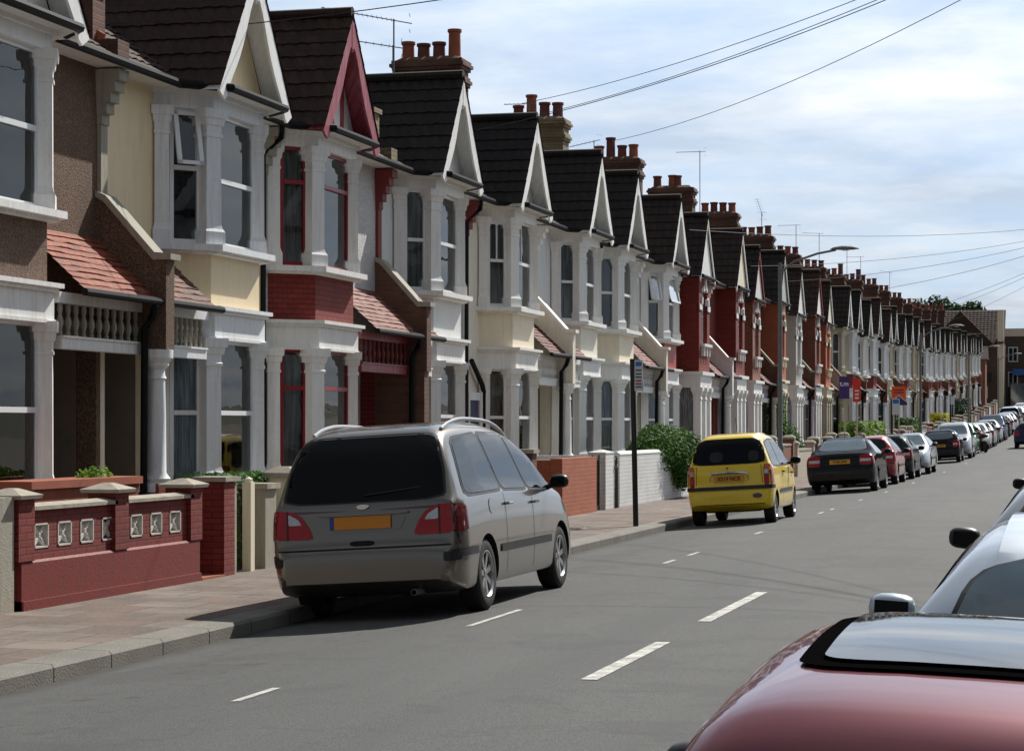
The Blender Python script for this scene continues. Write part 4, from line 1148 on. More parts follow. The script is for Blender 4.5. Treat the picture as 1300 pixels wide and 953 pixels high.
    rw = dpart('rear_window', kind, rear, 'y', -1, glass, t, .007)
    dpart('window_seal', kind, [(a*1.035, (b-1.3)*1.06+1.3) for a, b in rear], 'y', -1, 'car_trim', rw, .0035)
    ws = {'mpv': (.80, 1.10, .56, 1.60), 'wide': (.66, 1.01, .52, 1.33), 'small': (.62, 1.03, .48, 1.43), 'saloon': (.68, 1.02, .50, 1.34), 'hatch': (.66, 1.01, .48, 1.33), 'suv': (.70, 1.12, .55, 1.52)}[kind]
    dpart('windscreen', kind, rnd([(-ws[0], ws[1]), (ws[0], ws[1]), (ws[2], ws[3]), (-ws[2], ws[3])], 2, .08), 'y', 1, glass, t, .007)
    # lamps
    if kind == 'mpv':
        lp = rnd([(.50, .73), (.55, .86), (.62, .95), (.72, 1.0), (.90, 1.0), (.90, .73)], 1, .12)
        for sg in (-1, 1):
            q = [(a*sg, b) for a, b in lp if a < .84] + [(.83*sg, .99), (.83*sg, .73)]
            q = [(.46*sg, .735), (.50*sg, .84), (.57*sg, .94), (.68*sg, .99), (.83*sg, 1.0), (.83*sg, .74)]
            tl = dpart('tail_light', kind, rnd(q, 1, .12), 'y', -1, 'lamp_red', t, .008, .04)
            dpart('clear_lens', kind, rnd([(.565*sg, .865), (.60*sg, .915), (.69*sg, .965), (.69*sg, .865)], 1, .1), 'y', -1, 'lamp_clear', tl, .012, .04)
            dpart('lens_divider', kind, line_poly((.70*sg, .735), (.70*sg, .99), .012), 'y', -1, 'car_trim', tl, .013, .04)
            dpart('side_lens', kind, rnd([(.07, .735), (.07, .99), (.25, .99), (.36, .95), (.37, .76)], 1, .1), 'x', sg, 'lamp_dark_red', tl, .009, .03)
            dpart('headlight', kind, rnd([(.50*sg, .66), (.80*sg, .70), (.82*sg, .84), (.55*sg, .80)], 1, .15), 'y', 1, 'lamp_clear', t, .01, .05)
    else:
        lz = {'small': (.66, 1.02, .60, .69), 'saloon': (.70, .96, .50, .80), 'hatch': (.66, .95, .56, .78), 'wide': (.66, .95, .56, .78), 'suv': (.74, 1.08, .62, .82)}[kind]
        for sg in (-1, 1):
            tl = dpart('tail_light', kind, rnd([(lz[2]*sg, lz[0]), (lz[3]*sg, lz[0]), (lz[3]*sg*.99, lz[1]), ((lz[2])*sg, lz[1])], 1, .15), 'y', -1, 'lamp_red', t, .01, .04)
            if detail:
                zz = lz[0] + (lz[1]-lz[0])*(.55 if kind == 'small' else .35)
                dpart('clear_lens', kind, [(lz[2]*sg*1.02, zz), (lz[3]*sg*.98, zz), (lz[3]*sg*.98, zz+.07), (lz[2]*sg*1.02, zz+.07)], 'y', -1, 'lamp_clear', tl, .014, .04)
                if kind == 'small': dpart('indicator_lens', kind, [(lz[2]*sg*1.02, .92), (lz[3]*sg*.98, .92), (lz[3]*sg*.98, 1.01), (lz[2]*sg*1.02, 1.01)], 'y', -1, 'lamp_orange', tl, .014, .04)
            dpart('side_lens', kind, rnd([(.06, lz[0]), (.06, lz[1]), (.22, lz[1]), (.22, lz[0]+.04)], 1, .12), 'x', sg, 'lamp_red', tl, .009, .04)
            dpart('headlight', kind, rnd([(hw*.55*sg, .60), (hw*.86*sg, .63), (hw*.86*sg, .76), (hw*.58*sg, .75)], 1, .15), 'y', 1, 'lamp_clear', t, .01, .05)
    if not away or detail:
        dpart('grille', kind, rnd([(-.38, .60), (.38, .60), (.42, .73), (-.42, .73)], 1, .1), 'y', 1, 'car_trim', t, .008, .06)
        dpart('air_intake', kind, rnd([(-.55, .38), (.55, .38), (.55, .48), (-.55, .48)], 1, .1), 'y', 1, 'car_trim', t, .008, .08)
    # plates
    pm = plate_mat or ('plate_yellow' if away else 'plate_white')
    ax = -1
    pz = {'mpv': .865, 'small': .79, 'saloon': .80, 'hatch': .74, 'wide': .74, 'suv': .86}[kind]
    h = hit(kind, 'y', -1, 0, pz)
    pc = (0, h.y - .022, h.z)
    tiltx = math.atan2(hit(kind, 'y', -1, 0, pz+.05).y - hit(kind, 'y', -1, 0, pz-.05).y, .1)
    M0 = Matrix.Translation(pc) @ Matrix.Rotation(-tiltx, 4, 'X')
    pl = MB().box(-.26, .26, -.004, .004, -.056, .056)
    pl.v = [tuple(M0 @ Vector(v)) for v in pl.v]
    po = part('number_plate', pl, 'plate_orange' if kind == 'mpv' else 'plate_yellow', t)
    if plate:
        text_part('plate_lettering', plate, .092, 'plate_black', po, M0 @ Matrix.Translation((0, -.0065, 0)) @ Matrix.Rotation(pi/2, 4, 'X'), xs=.95, bold=.002)
    h = hit(kind, 'y', 1, 0, .45)
    part('number_plate', MB().box(-.26, .26, h.y+.005, h.y+.02, .40, .51), 'plate_white', t, key=('fp', kind))
    # mirrors
    my = {'mpv': 3.38, 'small': 2.38, 'saloon': 2.85, 'hatch': 2.52, 'wide': 2.52, 'suv': 2.65}[kind]
    mz = bl(my) + (.03 if kind in ('hatch', 'wide') else .09)
    for sg in (-1, 1):
        def mir():
            mb = MB(); n = 10
            cx, cy, cz = sg*(hw+.10), my, mz
            prof = [(.02, -.05), (.7, -.045), (.95, -.02), (1, .02), (.85, .07), (.5, .10), (.02, .11)]
            for q, (k_, yy) in enumerate(prof):
                for i in range(16):
                    a = 2*pi*i/16
                    ex = abs(cos(a))**.7 * (1 if cos(a) > 0 else -1); ez = abs(sin(a))**.7 * (1 if sin(a) > 0 else -1)
                    mb.v.append((cx + ex*.098*k_, cy + yy, cz + ez*.068*k_))
            for q in range(len(prof)-1):
                for i in range(16): mb.f.append((q*16+i, q*16+(i+1) % 16, (q+1)*16+(i+1) % 16, (q+1)*16+i))
            mb.f.append(tuple(range(15, -1, -1)))
            mb.tube([(sg*(hw-.07), my+.06, mz-.06), (sg*(hw+.06), my+.03, mz-.03)], .028, 6)
            return mb
        mm = 'car_trim' if not tint else 'carpaint_' + tint
        mo = part('door_mirror', mir, mm, t, smooth=True, auto=50, key=('mir', kind, sg))
        part('mirror_glass', MB().box(sg*(hw+.10)-.068, sg*(hw+.10)+.068, my-.054, my-.051, mz-.042, mz+.042), 'car_glass', mo, key=('mg', kind, sg))
    if not detail: 
        return t
    # seams, strips, handles
    seams = {'mpv': [(1.62, 2.62)], 'small': [(1.30, 2.55)], 'saloon': [(1.88, 2.95)], 'hatch': [(1.40, 2.6)], 'wide': [(1.40, 2.6)], 'suv': [(1.38, 2.7)]}[kind][0]
    for sg in (-1, 1):
        for yy in seams + ((.93,) if kind == 'mpv' else ()):
            if yy < 1: continue
            dpart('door_gap', kind, line_poly((yy, .30), (yy + (.03 if yy < 2 else .08), bl(yy)), .009), 'x', sg, 'underbody', t, .0025, .06)
        if strip_:
            y0, y1 = sp['ro']+r+.12, sp['ro']+sp['wb']-r-.14
            dpart('side_strip', kind, [(y0, .50), (y1, .50), (y1, .57), (y0, .57)], 'x', sg, 'car_trim', t, .012, .08)
        for yy in (seams[0] + .12, seams[1] - .0 if kind != 'mpv' else 2.74):
            if yy > seams[1] + .2: continue
            hh = hit(kind, 'x', sg, yy, bl(yy)-.11)
            a = hh.x
            part('door_handle', MB().tube([(a-.0*sg, yy-.09, hh.z), (a+.03*sg, yy-.07, hh.z), (a+.03*sg, yy+.07, hh.z), (a, yy+.09, hh.z)], .014, 6), 'carpaint_'+paint if kind != 'small' else 'car_trim', t, smooth=True, key=('dh', kind, sg, yy))
    # shut lines of the tailgate
    if kind == 'mpv':
        for sg in (-1, 1):
            dpart('tailgate_gap', kind, line_poly((.86*sg, .64), (.845*sg, .735), .010), 'y', -1, 'underbody', t, .004, .05)
        dpart('bumper_gap', kind, line_poly((-.84, .640), (.84, .640), .012), 'y', -1, 'underbody', t, .004, .06)
        lip = dpart('tailgate_lip', kind, rnd([(-.42, .925), (.42, .925), (.42, .955), (-.42, .955)], 1, .2), 'y', -1, 'carpaint_' + paint, t, .035, .05)
        dpart('plate_recess', kind, rnd([(-.40, .92), (.40, .92), (.34, .78), (-.34, .78)], 1, .15), 'y', -1, 'carpaint_' + paint, t, .006, .05)
        part('plate_country_band', [MB().add([tuple(M0 @ Vector(v)) for v in ((-.30, -.005, -.056), (-.262, -.005, -.056), (-.262, -.005, .056), (-.30, -.005, .056))], [(0,1,2,3)])][0], 'plate_blue', po, recalc=False)
        dpart('latch_recess', kind, rnd([(-.12, .665), (.10, .665), (.10, .705), (-.12, .705)], 1, .2), 'y', -1, 'underbody', t, .007, .05)
        he = hit(kind, 'y', -1, 0, 1.0)
        bd = part('oval_badge', MB().lathe(0, 0, [(.001, -.010), (.052, -.010), (.062, .0)], 24, 'y'), 'chrome', t, smooth=True); bd.location = (0, he.y-.008, 1.0); bd.scale = (1, 1, .42)
        for sg in (-1, 1):
            dpart('bumper_strip', kind, rnd([(.30, .53), (.60, .53), (.60, .60), (.05, .60), (.05, .53)], 1, .1), 'x', sg, 'car_trim', t, .012, .06)
            dpart('bumper_strip', kind, rnd([(.74*sg, .50), (.86*sg, .50), (.86*sg, .58), (.74*sg, .58)], 1, .1), 'y', -1, 'car_trim', t, .01, .05)
            dpart('fuel_flap' if sg > 0 else 'panel_line', kind, rnd([(1.08, .86), (1.28, .86), (1.28, 1.0), (1.08, 1.0)], 3, .25), 'x', sg, 'carpaint_' + paint, t, .0045, .05)
            pts = []
            for q in range(13):
                s = q/12; yy = .62 + 2.2*s
                xx = sg*.60
                hh = hit(kind, 'z', 0, xx, yy)
                pts.append((xx, yy, hh.z + .012 + .055*min(1, 5*s*(1-s))**.7))
            part('roof_rail', MB().tube(pts, .018, 8), 'aluminium', t, smooth=True, key=('rr', sg))
        part('rear_wiper', MB().tube([(.02, .12, 1.10), (.3, .14, 1.125), (.52, .16, 1.15)], .009, 6), 'car_trim', t)
        part('exhaust', MB().lathe(.45, .12, [(.03, -.1), (.03, .3), (.024, .3), (.024, -.1)], 10, 'y', .24), 'lead_flashing', t)
    else:
        zz = {'small': .60, 'saloon': .64, 'hatch': .61, 'wide': .61, 'suv': .68}[kind]
        if kind == 'small':
            dpart('bumper_strip', kind, [(-.74, .60), (.74, .60), (.74, .665), (-.74, .665)], 'y', -1, 'car_trim', t, .02, .05)
            for sg in (-1, 1): dpart('bumper_strip', kind, [(.02, .60), (.26, .60), (.26, .665), (.02, .665)], 'x', sg, 'car_trim', t, .016, .04)
            h0 = hit(kind, 'y', -1, 0, .88)
            part('chrome_handle', MB().tube([(-.33, h0.y-.01, .76), (-.33, h0.y-.035, .86), (-.29, h0.y-.045, .885), (0, h0.y-.05, .90), (.29, h0.y-.045, .885), (.33, h0.y-.035, .86), (.33, h0.y-.01, .76)], [.008, .012, .02, .028, .02, .012, .008], 8), 'chrome', t, smooth=True)
            dpart('lower_lamp', kind, rnd([(.40, .45), (.56, .45), (.56, .53), (.40, .53)], 2, .25), 'y', -1, 'lamp_dark_red', t, .012, .05)
            hk = hit(kind, 'y', -1, -.02, .98)
            part('lock_barrel', MB().lathe(-.03, hk.y-.004, [(.001, -.01), (.015, -.008), (.018, .0)], 10, 'y', .975), 'car_trim', t)
            # things seen through the back window: pale seat backs and a paper sheet
            dpart('head_restraint', kind, rnd([(-.33, 1.08), (-.10, 1.08), (-.10, 1.26), (-.33, 1.26)], 2, .22), 'y', -1, 'seat_cloth', rw, .009, .06)
            dpart('head_restraint', kind, rnd([(.34, 1.08), (.52, 1.08), (.52, 1.26), (.34, 1.26)], 2, .22), 'y', -1, 'seat_cloth', rw, .009, .06)
            for sg in (-1, 1):
                dpart('tailgate_gap', kind, smoothline(sg), 'y', -1, 'underbody', t, .004, .06)
        else:
            dpart('bumper_gap', kind, line_poly((-.78, zz), (.78, zz), .012), 'y', -1, 'underbody', t, .005, .06)
        hr = hit(kind, 'z', 0, 0, lerp_tab([(0, 0)], 0) + (Lc*.36))
        part('radio_aerial', MB().tube([(0, Lc*.36, hr.z-.01), (0, Lc*.36-.12, hr.z+.28)], .006, 5), 'car_trim', t)
    return t
def smoothline(sg):
    return line_poly((.575*sg, .69), (.555*sg, 1.02), .008)

car('mpv', 'champagne', .76, 18.25, 'champagne grey people carrier with roof rails, parked nearest on the left kerb', 'people carrier', spokes=7, tint=None)
car('small', 'yellow', .92, 37.5, 'small bright yellow hatchback parked by the kerb', plate='X519 NCR', spokes=8, strip_=True)
car('saloon', 'black', .76, 56.3, 'black saloon with a pale sky reflecting back window, behind the yellow car', plate='Y338 DRP', glass='car_glass_sky_tint')
car('hatch', 'red', .74, 63.2, 'red hatchback between the black saloon and a dark hatchback', glass='car_glass')
car('hatch', 'dark_green', .74, 69.3, 'dark green hatchback with red tail lights behind the red car')
car('saloon', 'silver_grey', .78, 75.6, 'silver grey car facing the camera beyond the dark green hatchback', away=False, glass='car_glass_sky_tint')
car('hatch', 'black', .76, 94.6, 'black hatchback parked alone after the gap in the row', plate='R147 KLO', glass='car_glass_sky_tint')
car('suv', 'silver_grey', .82, 101.5, 'tall grey four by four facing the camera with a silver bonnet', away=False, glass='car_glass_sky_tint')
car('small', 'green', .80, 109.5, 'small bright green car behind the four by four', away=False, detail=0)
fc = [('hatch', 'silver', 'silver'), ('hatch', 'white', 'white'), ('saloon', 'grey', 'grey'), ('hatch', 'black', 'black'), ('saloon', 'silver', 'silver'), ('suv', 'dark_blue', 'dark blue'),
      ('hatch', 'light_blue', 'pale blue'), ('saloon', 'black', 'black'), ('hatch', 'silver_grey', 'silver grey'), ('hatch', 'grey', 'grey'), ('saloon', 'white', 'white'), ('hatch', 'dark_blue', 'dark blue'),
      ('mpv', 'silver', 'silver'), ('hatch', 'black', 'black'), ('saloon', 'silver_grey', 'silver grey'), ('hatch', 'silver', 'silver'), ('hatch', 'grey', 'grey'), ('saloon', 'dark_blue', 'dark blue'), ('hatch', 'white', 'white')]
yy = 116.6
for i, (kd, cl, nmc) in enumerate(fc):
    car(kd, cl, .76 + .05*(i % 3), yy, '%s %s, %s car beyond the bright green one' % (nmc, {'hatch': 'hatchback', 'saloon': 'saloon car', 'suv': 'four by four', 'mpv': 'people carrier'}[kd], ords[i]) if kd in ('hatch', 'mpv') else '%s %s, %s beyond the green one' % (nmc, {'saloon': 'saloon car', 'suv': 'four by four'}[kd], ords[i]), away=(i % 4 != 1), detail=0, glass='car_glass_sky_tint' if i % 2 else 'car_glass')
    yy += SPEC[kd]['L'] + .75 + .25*(i % 3)
    if yy > 224: break
car('hatch', 'dark_blue', 3.75, 121.5, 'dark car driving away up the middle of the road', detail=0, group='moving cars')
# near cars on the right
cr = car('wide', 'maroon', 6.93, 2.80, 'maroon hatchback with a large glass sunroof in the bottom right corner', z=.03, glass='car_glass', strip_=False)
cr.scale = (1, .86, .94)
dpart('sunroof_surround', 'wide', rrect(-.59, .59, .72, 1.66, .11), 'z', 0, 'sunroof_rubber', cr, .006, .05)
dpart('sunroof', 'wide', rrect(-.55, .55, .765, 1.63, .07), 'z', 0, 'sunroof_glass', cr, .012, .05)
part('sunroof_catch', MB().box(-.06, .06, .795, .835, 1.425, 1.455), 'car_trim', cr)
cs_ = car('hatch', 'silver', 6.98, 6.55, 'silver blue hatchback with pale back window ahead of the maroon one', z=.04, glass='car_glass_sky_tint', tint='silver', strip_=False)
cs_.scale = (1, 1, .97)
car('hatch', 'silver_grey', 7.0, 11.5, 'silver grey hatchback with black door mirror, just ahead of the silver blue one')
car('hatch', 'grey', 6.95, 24.8, 'grey hatchback at the right edge of which mostly the black mirror shows')

# ------------------------------------------------------------ motor scooter among the parked cars
ms = thing('motorcycle', 'red motorcycle standing between the green car and the silver hatchback', 'motorcycle', (1.75, 114.2, roadz(1.75, 114.2)), R(20))
for yy_ in (0, 1.3):
    wv = part('wheel', MB().lathe(0, 0, [(.19, -.05), (.29, -.05), (.31, 0), (.29, .05), (.19, .05)], 20, 'x'), 'tyre_rubber', ms, smooth=True); wv.location = (0, yy_, .31)
part('fuel_tank', MB().lathe(0, .75, [(.02, -.3), (.13, -.22), (.17, 0), (.13, .2), (.02, .28)], 12, 'y', .85), 'carpaint_red', ms, smooth=True)
part('fairing', MB().prism([(1.0, .5), (1.45, .55), (1.5, .95), (1.25, 1.15), (1.05, .9)], -.16, .16, 'x'), 'lamp_orange', ms)
part('seat', MB().prism([(.0, .82), (.6, .74), (.62, .80), (.35, .88), (.0, .92)], -.13, .13, 'x'), 'seat_cloth', ms)
part('frame', MB().tube([(0, 0, .31), (0, .4, .45), (0, .9, .5), (0, 1.1, .8), (0, 1.3, .31)], .05, 6).box(-.15, .15, .4, .9, .3, .6), 'black_iron', ms)
part('handlebar', MB().tube([(-.35, 1.0, 1.05), (-.1, 1.12, 1.0), (.1, 1.12, 1.0), (.35, 1.0, 1.05)], .018, 6), 'chrome', ms)

# ------------------------------------------------------------ garden walls, gates, hedges
XG = -2.15
def wallseg(name, label, y0, y1, h, mat, cop=None, th=.22, piers=True, cat='garden wall', pm=None):
    z = rise((y0+y1)/2)
    t = thing(name, label, cat, (XG, y0, z), 0, 'front garden walls')
    part('wall', MB().box(-th, 0, 0, y1-y0, .0, h), mat, t)
    if cop: part('coping', MB().box(-th-.02, .02, .01, y1-y0-.01, h+.0, h+.06), cop, t)
    if piers:
        for q in (0, y1-y0):
            pp_ = part('pier', MB().box(-th-.05, .05, q-.16, q+.16, 0, h+.2), pm or mat, t)
            part('pier_cap', MB().frusta(-th/2, q, 0, [(h+.2, .2, .2), (h+.26, .2, .2), (h+.33, .08, .08)]), cop or mat, pp_)
    return t
# the red wall with pierced blocks
rw_ = thing('garden_wall', 'dark red garden wall with white pierced blocks and stone coping', 'garden wall', (XG, 17.45, 0), 0, 'front garden walls')
part('plinth', MB().box(-.20, .035, 0, 3.97, .05, .66).prism([(-.20, .66), (.035, .66), (.02, .685), (-.18, .70)], 0, 3.97, 'y').box(-.20, .055, 0, 3.97, .05, .27), 'red_masonry_paint', rw_)
def topwall():
    mb = MB(); bl_ = []
    for y0, n in ((.20, 4), (2.22, 3)):
        pit = .46 if n == 4 else .47
        for i in range(n): bl_.append(y0 + .10 + pit*i)
    ys_ = [0]
    z0, z1 = .80, 1.06
    mb.box(-.15, -.0, 0, 3.95, .69, z0); mb.box(-.15, -.0, 0, 3.95, z1, 1.20)
    e = 0
    for b0 in bl_:
        mb.box(-.15, 0, e, b0, z0, z1); e = b0 + .28
    mb.box(-.15, 0, e, 3.95, z0, z1)
    return mb, bl_
rw_.scale = (1, 1, .84)
tw, bl_ = topwall()
part('brickwork', tw, 'red_painted_brick', rw_)
for b0 in bl_:
    mb = MB(); z0, z1 = .80, 1.06; y0, y1 = b0, b0+.28; cy, cz = (y0+y1)/2, (z0+z1)/2
    for a in ((y0, y0+.018, z0, z1), (y1-.018, y1, z0, z1), (y0, y1, z0, z0+.018), (y0, y1, z1-.018, z1)): mb.box(-.135, .006, *a)
    for s in (-1, 1):
        for q in (-1, 1):
            pts = []
            for i in range(7):
                u = i/6; pts.append((-.03, cy + s*(.012 + .108*(u**2)), cz + q*.112*u))
            mb.tube(pts, .019, 6)
            pts = [(-.03, cy + s*.122*(i/6), cz + q*(.02 + .075*(i/6)**1.6)) for i in range(7)]
            mb.tube(pts, .016, 6)
    mb.box(-.045, -.012, cy-.02, cy+.02, cz-.02, cz+.02)
    part('pierced_block', mb, 'breeze_block', rw_)
for y0, y1 in ((.22, 1.0), (1.0, 1.95), (2.15, 3.0), (3.0, 3.80)):
    part('coping', MB().prism([(-.20, 1.205), (.045, 1.205), (.045, 1.245), (-.08, 1.275), (-.20, 1.245)], y0+.004, y1-.004, 'y'), 'concrete_coping', rw_)
for yp in (.08, 2.04, 3.86):
    p_ = part('pier', MB().box(-.24, .045, yp-.15, yp+.15, .68, 1.33), 'red_painted_brick', rw_)
    part('pier_cap', MB().frusta(-.10, yp, 0, [(1.33, .19, .20), (1.37, .20, .21), (1.44, .04, .05)]), 'concrete_coping', p_)
gp = thing('gate_pier', 'dark red brick gate pier with cream painted edge beside the hedge', 'gate pier', (XG, 22.1, 0))
part('pier', MB().box(-.30, .03, 0, .30, .05, 1.36), 'red_painted_brick', gp)
part('painted_edge', MB().box(-.29, .02, .301, .38, .05, 1.34), 'concrete_coping', gp)
part('pier_cap', MB().box(-.33, .06, -.03, .40, 1.36, 1.42), 'concrete_coping', gp)
gp.scale = (1, 1, .85)
gt = thing('garden_gate', 'dark red boarded garden gate at the end of the pierced wall', 'gate', (XG, 21.5, 0))
part('gate_board', MB().box(-.50, -.46, .0, .58, .18, 1.15), 'red_masonry_paint', gt)
part('step', MB().box(-.5, .04, -.02, .60, .10, .165), 'terracotta', gt)
# neighbour's cream wall on the far left
nw = wallseg('garden_wall', 'cream rendered low wall with pale railing at the left edge', 14.3, 17.36, .72, 'pale_cream_paint', None, piers=False)
part('pier', MB().box(-.24, .02, 2.72, 3.04, .0, 1.14), 'aged_stone', nw)
part('rail', MB().box(-.10, -.07, .0, 2.7, 1.0, 1.05), 'white_paint_worn', nw)
for i in range(12): part('rail_spear', MB().frusta(-.085, .2+.21*i, 0, [(.72, .012, .03), (1.15, .012, .035), (1.28, .004, .004)]), 'lead_flashing', nw)
def leaves(name, label, cat, boxes, n, size, mat, core=None, seed=1, group=None, loc=(0,0,0), squash=.6, extra=None):
    """leaf-sized faces spread through the given ellipsoids / boxes"""
    rr = random.Random(seed); mb = MB()
    tot = sum(abs(b[3]*b[4]*b[5]) for b in boxes)
    for (cx, cy, cz, rx, ry, rz, *shape) in boxes:
        k = int(n * abs(rx*ry*rz) / tot)
        for _ in range(k):
            if shape:
                v = Vector((rr.uniform(-1, 1), rr.uniform(-1, 1), rr.uniform(-1, 1)))
                ax = rr.randrange(3)
                v[ax] = (1 if v[ax] > 0 else -1) * rr.uniform(.8, 1.08)
                if ax == 2: v[2] = abs(v[2])
            else:
                v = Vector((rr.gauss(0, 1), rr.gauss(0, 1), rr.gauss(0, 1))).normalized() * (rr.random()**.33) * rr.uniform(.82, 1.12)
            p = Vector((cx + v.x*rx, cy + v.y*ry, cz + v.z*rz))
            nrm = (Vector((v.x, v.y, v.z+.4)) + Vector((rr.gauss(0, .6), rr.gauss(0, .6), rr.gauss(0, .6)))).normalized()
            a = nrm.cross(Vector((rr.gauss(0,1), rr.gauss(0,1), rr.gauss(0,1)))).normalized(); b = nrm.cross(a)
            s = size * rr.uniform(.6, 1.35)
            q = [p - a*s*.5, p + b*s*.28*1, p + a*s*.55 + nrm*s*.1, p - b*s*.28]
            mb.add([tuple(x) for x in q], [(0,1,2,3)])
    t = thing(name, label, cat, loc, 0, group)
    part('foliage', mb, mat, t, recalc=False)
    if core: part('stem', core, 'trunk_bark', t)
    return t
leaves('hedge', 'clipped green privet hedge between the red gate pier and the people carrier', 'hedge', [(-2.65, 23.5, .68, .26, .95, .50, 1)], 5200, .055, 'leaf_green', MB().box(-2.85, -2.45, 22.65, 24.35, .1, 1.05), 3)
wp = thing('gate_post', 'round topped white timber gate post in front of the hedge', 'gate post', (XG, 22.95, 0))
part('post', MB().box(-.10, .0, 0, .12, .1, 1.30).lathe(-.05, .06, [(.05, 1.30), (.045, 1.34), (.001, 1.37)], 10), 'pale_cream_paint', wp)
wp.scale = (1, 1, .87)
gw_ = thing('gate_post', 'wide weathered stone gate post beside the white timber one', 'gate post', (XG, 23.4, 0))
part('post', MB().box(-.25, .0, 0, .34, .1, 1.20), 'aged_stone', gw_)
part('cap', MB().box(-.29, .04, -.04, .38, 1.20, 1.27), 'concrete_coping', gw_)
gw_.scale = (1, 1, .87)
wallseg('garden_wall', 'cream block garden wall hidden behind the people carrier', 24.3, 28.8, .95, 'pale_cream_paint', 'concrete_coping')
wallseg('garden_wall', 'low red brick garden wall beyond the people carrier bonnet', 30.0, 34.0, .8, 'red_painted_brick', 'concrete_coping')
ow = wallseg('garden_wall', 'bright orange brick garden wall beside the black gate gap', 37.9, 40.7, 1.18, 'orange_brick', None, piers=False)
part('end_return', MB().box(-1.7, -.225, .0, .22, 0, 1.15), 'orange_brick', ow)
ob = thing('garden_wall', 'short dark brick pier with a white cap left of the orange wall', 'garden wall', (XG-.35, 37.1, 0), 0, 'front garden walls')
part('pier', MB().box(-.3, 0, 0, .34, 0, 1.28), 'dark_brick', ob); part('pier_cap', MB().box(-.34, .04, -.04, .38, 1.28, 1.35), 'concrete_coping', ob)
bg = thing('garden_gate', 'narrow black iron gate between the orange and white walls', 'gate', (XG-.1, 40.85, 0))
part('gate_frame', MB().box(-.03, 0, 0, .03, .15, 1.2).box(-.03, 0, .55, .58, .15, 1.2).box(-.03, 0, .03, .55, .2, .24).box(-.03, 0, .03, .55, 1.1, 1.14), 'black_iron', bg)
for i in range(6): part('bar', MB().box(-.025, -.01, .08+.08*i, .095+.08*i, .24, 1.1), 'black_iron', bg)
g1 = thing('gate_pier', 'white painted brick gate pier right of the orange wall', 'gate pier', (XG, 41.5, 0)); part('pier', MB().box(-.34, 0, 0, .75, 0, 1.22), 'white_painted_brick', g1)
part('pier_cap', MB().frusta(-.17, .37, 0, [(1.22, .18, .385), (1.25, .18, .385), (1.30, .02, .05)]), 'white_painted_brick', g1)
bl2 = thing('garden_gate', 'folded black wrought iron gate with curled top against the white pier', 'gate', (XG, 42.35, 0))
part('stile', MB().tube([(.02, .0, .15), (.02, .0, 1.1)], .02, 6).tube([(.02, .14, .15), (.02, .14, .95)], .014, 6), 'black_iron', bl2)
part('scroll', MB().tube([(.02, .1*sin(a*.6), 1.1-.02*a + .06*cos(a*.6)) for a in range(12)], .016, 6), 'black_iron', bl2)
ww = wallseg('garden_wall', 'long white painted brick garden wall under the overhanging bush', 42.8, 51.6, 1.18, 'white_painted_brick', None, piers=False)
part('coping', MB().frusta(-.11, 4.4, 0, [(1.18, .12, 4.4), (1.20, .12, 4.4), (1.25, .05, 4.36)]), 'white_painted_brick', ww)
part('end_return', MB().box(-1.8, -.222, -.0, .2, 0, 1.17), 'white_painted_brick', ww)
gx = thing('gate_pier', 'white end pier of the long white wall near the yellow car', 'gate pier', (XG, 52.5, 0)); part('pier', MB().box(-.3, 0, 0, .5, 0, 1.3), 'white_painted_brick', gx); part('pier_cap', MB().box(-.33, .03, -.03, .53, 1.3, 1.36), 'concrete_coping', gx)
lv = leaves('bush', 'large green bush spilling over the white garden wall', 'bush', [(-2.4, 48.3, 1.22, .6, 1.45, .55), (-2.05, 49.3, 1.05, .5, 1.3, .62), (-1.98, 49.0, .75, .33, .85, .45), (-2.55, 47.3, 1.2, .42, .6, .32), (-2.3, 50.0, 1.25, .45, .8, .5), (-2.5, 48.8, 1.5, .45, 1.0, .33)], 17000, .08, 'leaf_green', MB().tube([(-3.0, 48.2, .1), (-2.8, 48.1, .8), (-2.5, 48.0, 1.4)], .05, 6), 7)
wm = ['stone_grey_paint', 'brown_brick', 'red_brick', 'beige_paint', 'dark_brick', 'white_paint_worn', 'red_painted_brick', 'stock_brick']
wl = ['grey rendered', 'dark brown brick', 'red brick', 'beige rendered', 'sooty brick', 'worn white', 'red painted', 'yellow stock brick']
i = 0
yy = 54.2
while yy < 226:
    wallseg('garden_wall', '%s garden wall, %s along the pavement after the white one' % (wl[i % 8], ords[i]) if i < 25 else '%s garden wall near the far end of the street' % wl[i % 8], yy, yy+4.2, .95 + .1*(i % 3), wm[i % 8], 'concrete_coping')
    if i in (7, 8, 12, 17, 22):
        leaves('hedge', {7: 'bright green clipped hedge beyond the black parking sign pole', 8: 'second bright green hedge right of the clipped one', 12: 'dark green hedge by the orange agent board', 17: 'yellow leaved bush far along the row', 22: 'dark green shrub at the far end of the row'}[i], 'hedge', [(-2.6, yy+2.1, 1.0+rise(yy+2), .5, 2.0, .75 if i != 22 else 1.4, 1)], 3500, .16, {7: 'leaf_bright', 8: 'leaf_bright', 12: 'leaf_green', 17: 'leaf_yellow', 22: 'leaf_dark'}[i], MB().box(-2.9, -2.3, yy+.4, yy+3.8, .1+rise(yy+2), 1.5+rise(yy+2)), 20+i)
    yy += 5.3; i += 1
leaves('climbing_plant', 'dark climbing plant over the porch beside the lamp post', 'plant', [(-3.9, 78.2, 2.0, .35, .9, 1.3), (-3.6, 79.0, 1.0, .5, 1.0, .8)], 4500, .12, 'leaf_green', MB().tube([(-3.9, 78.0, .2), (-3.9, 78.3, 2.4)], .04, 6), 33)
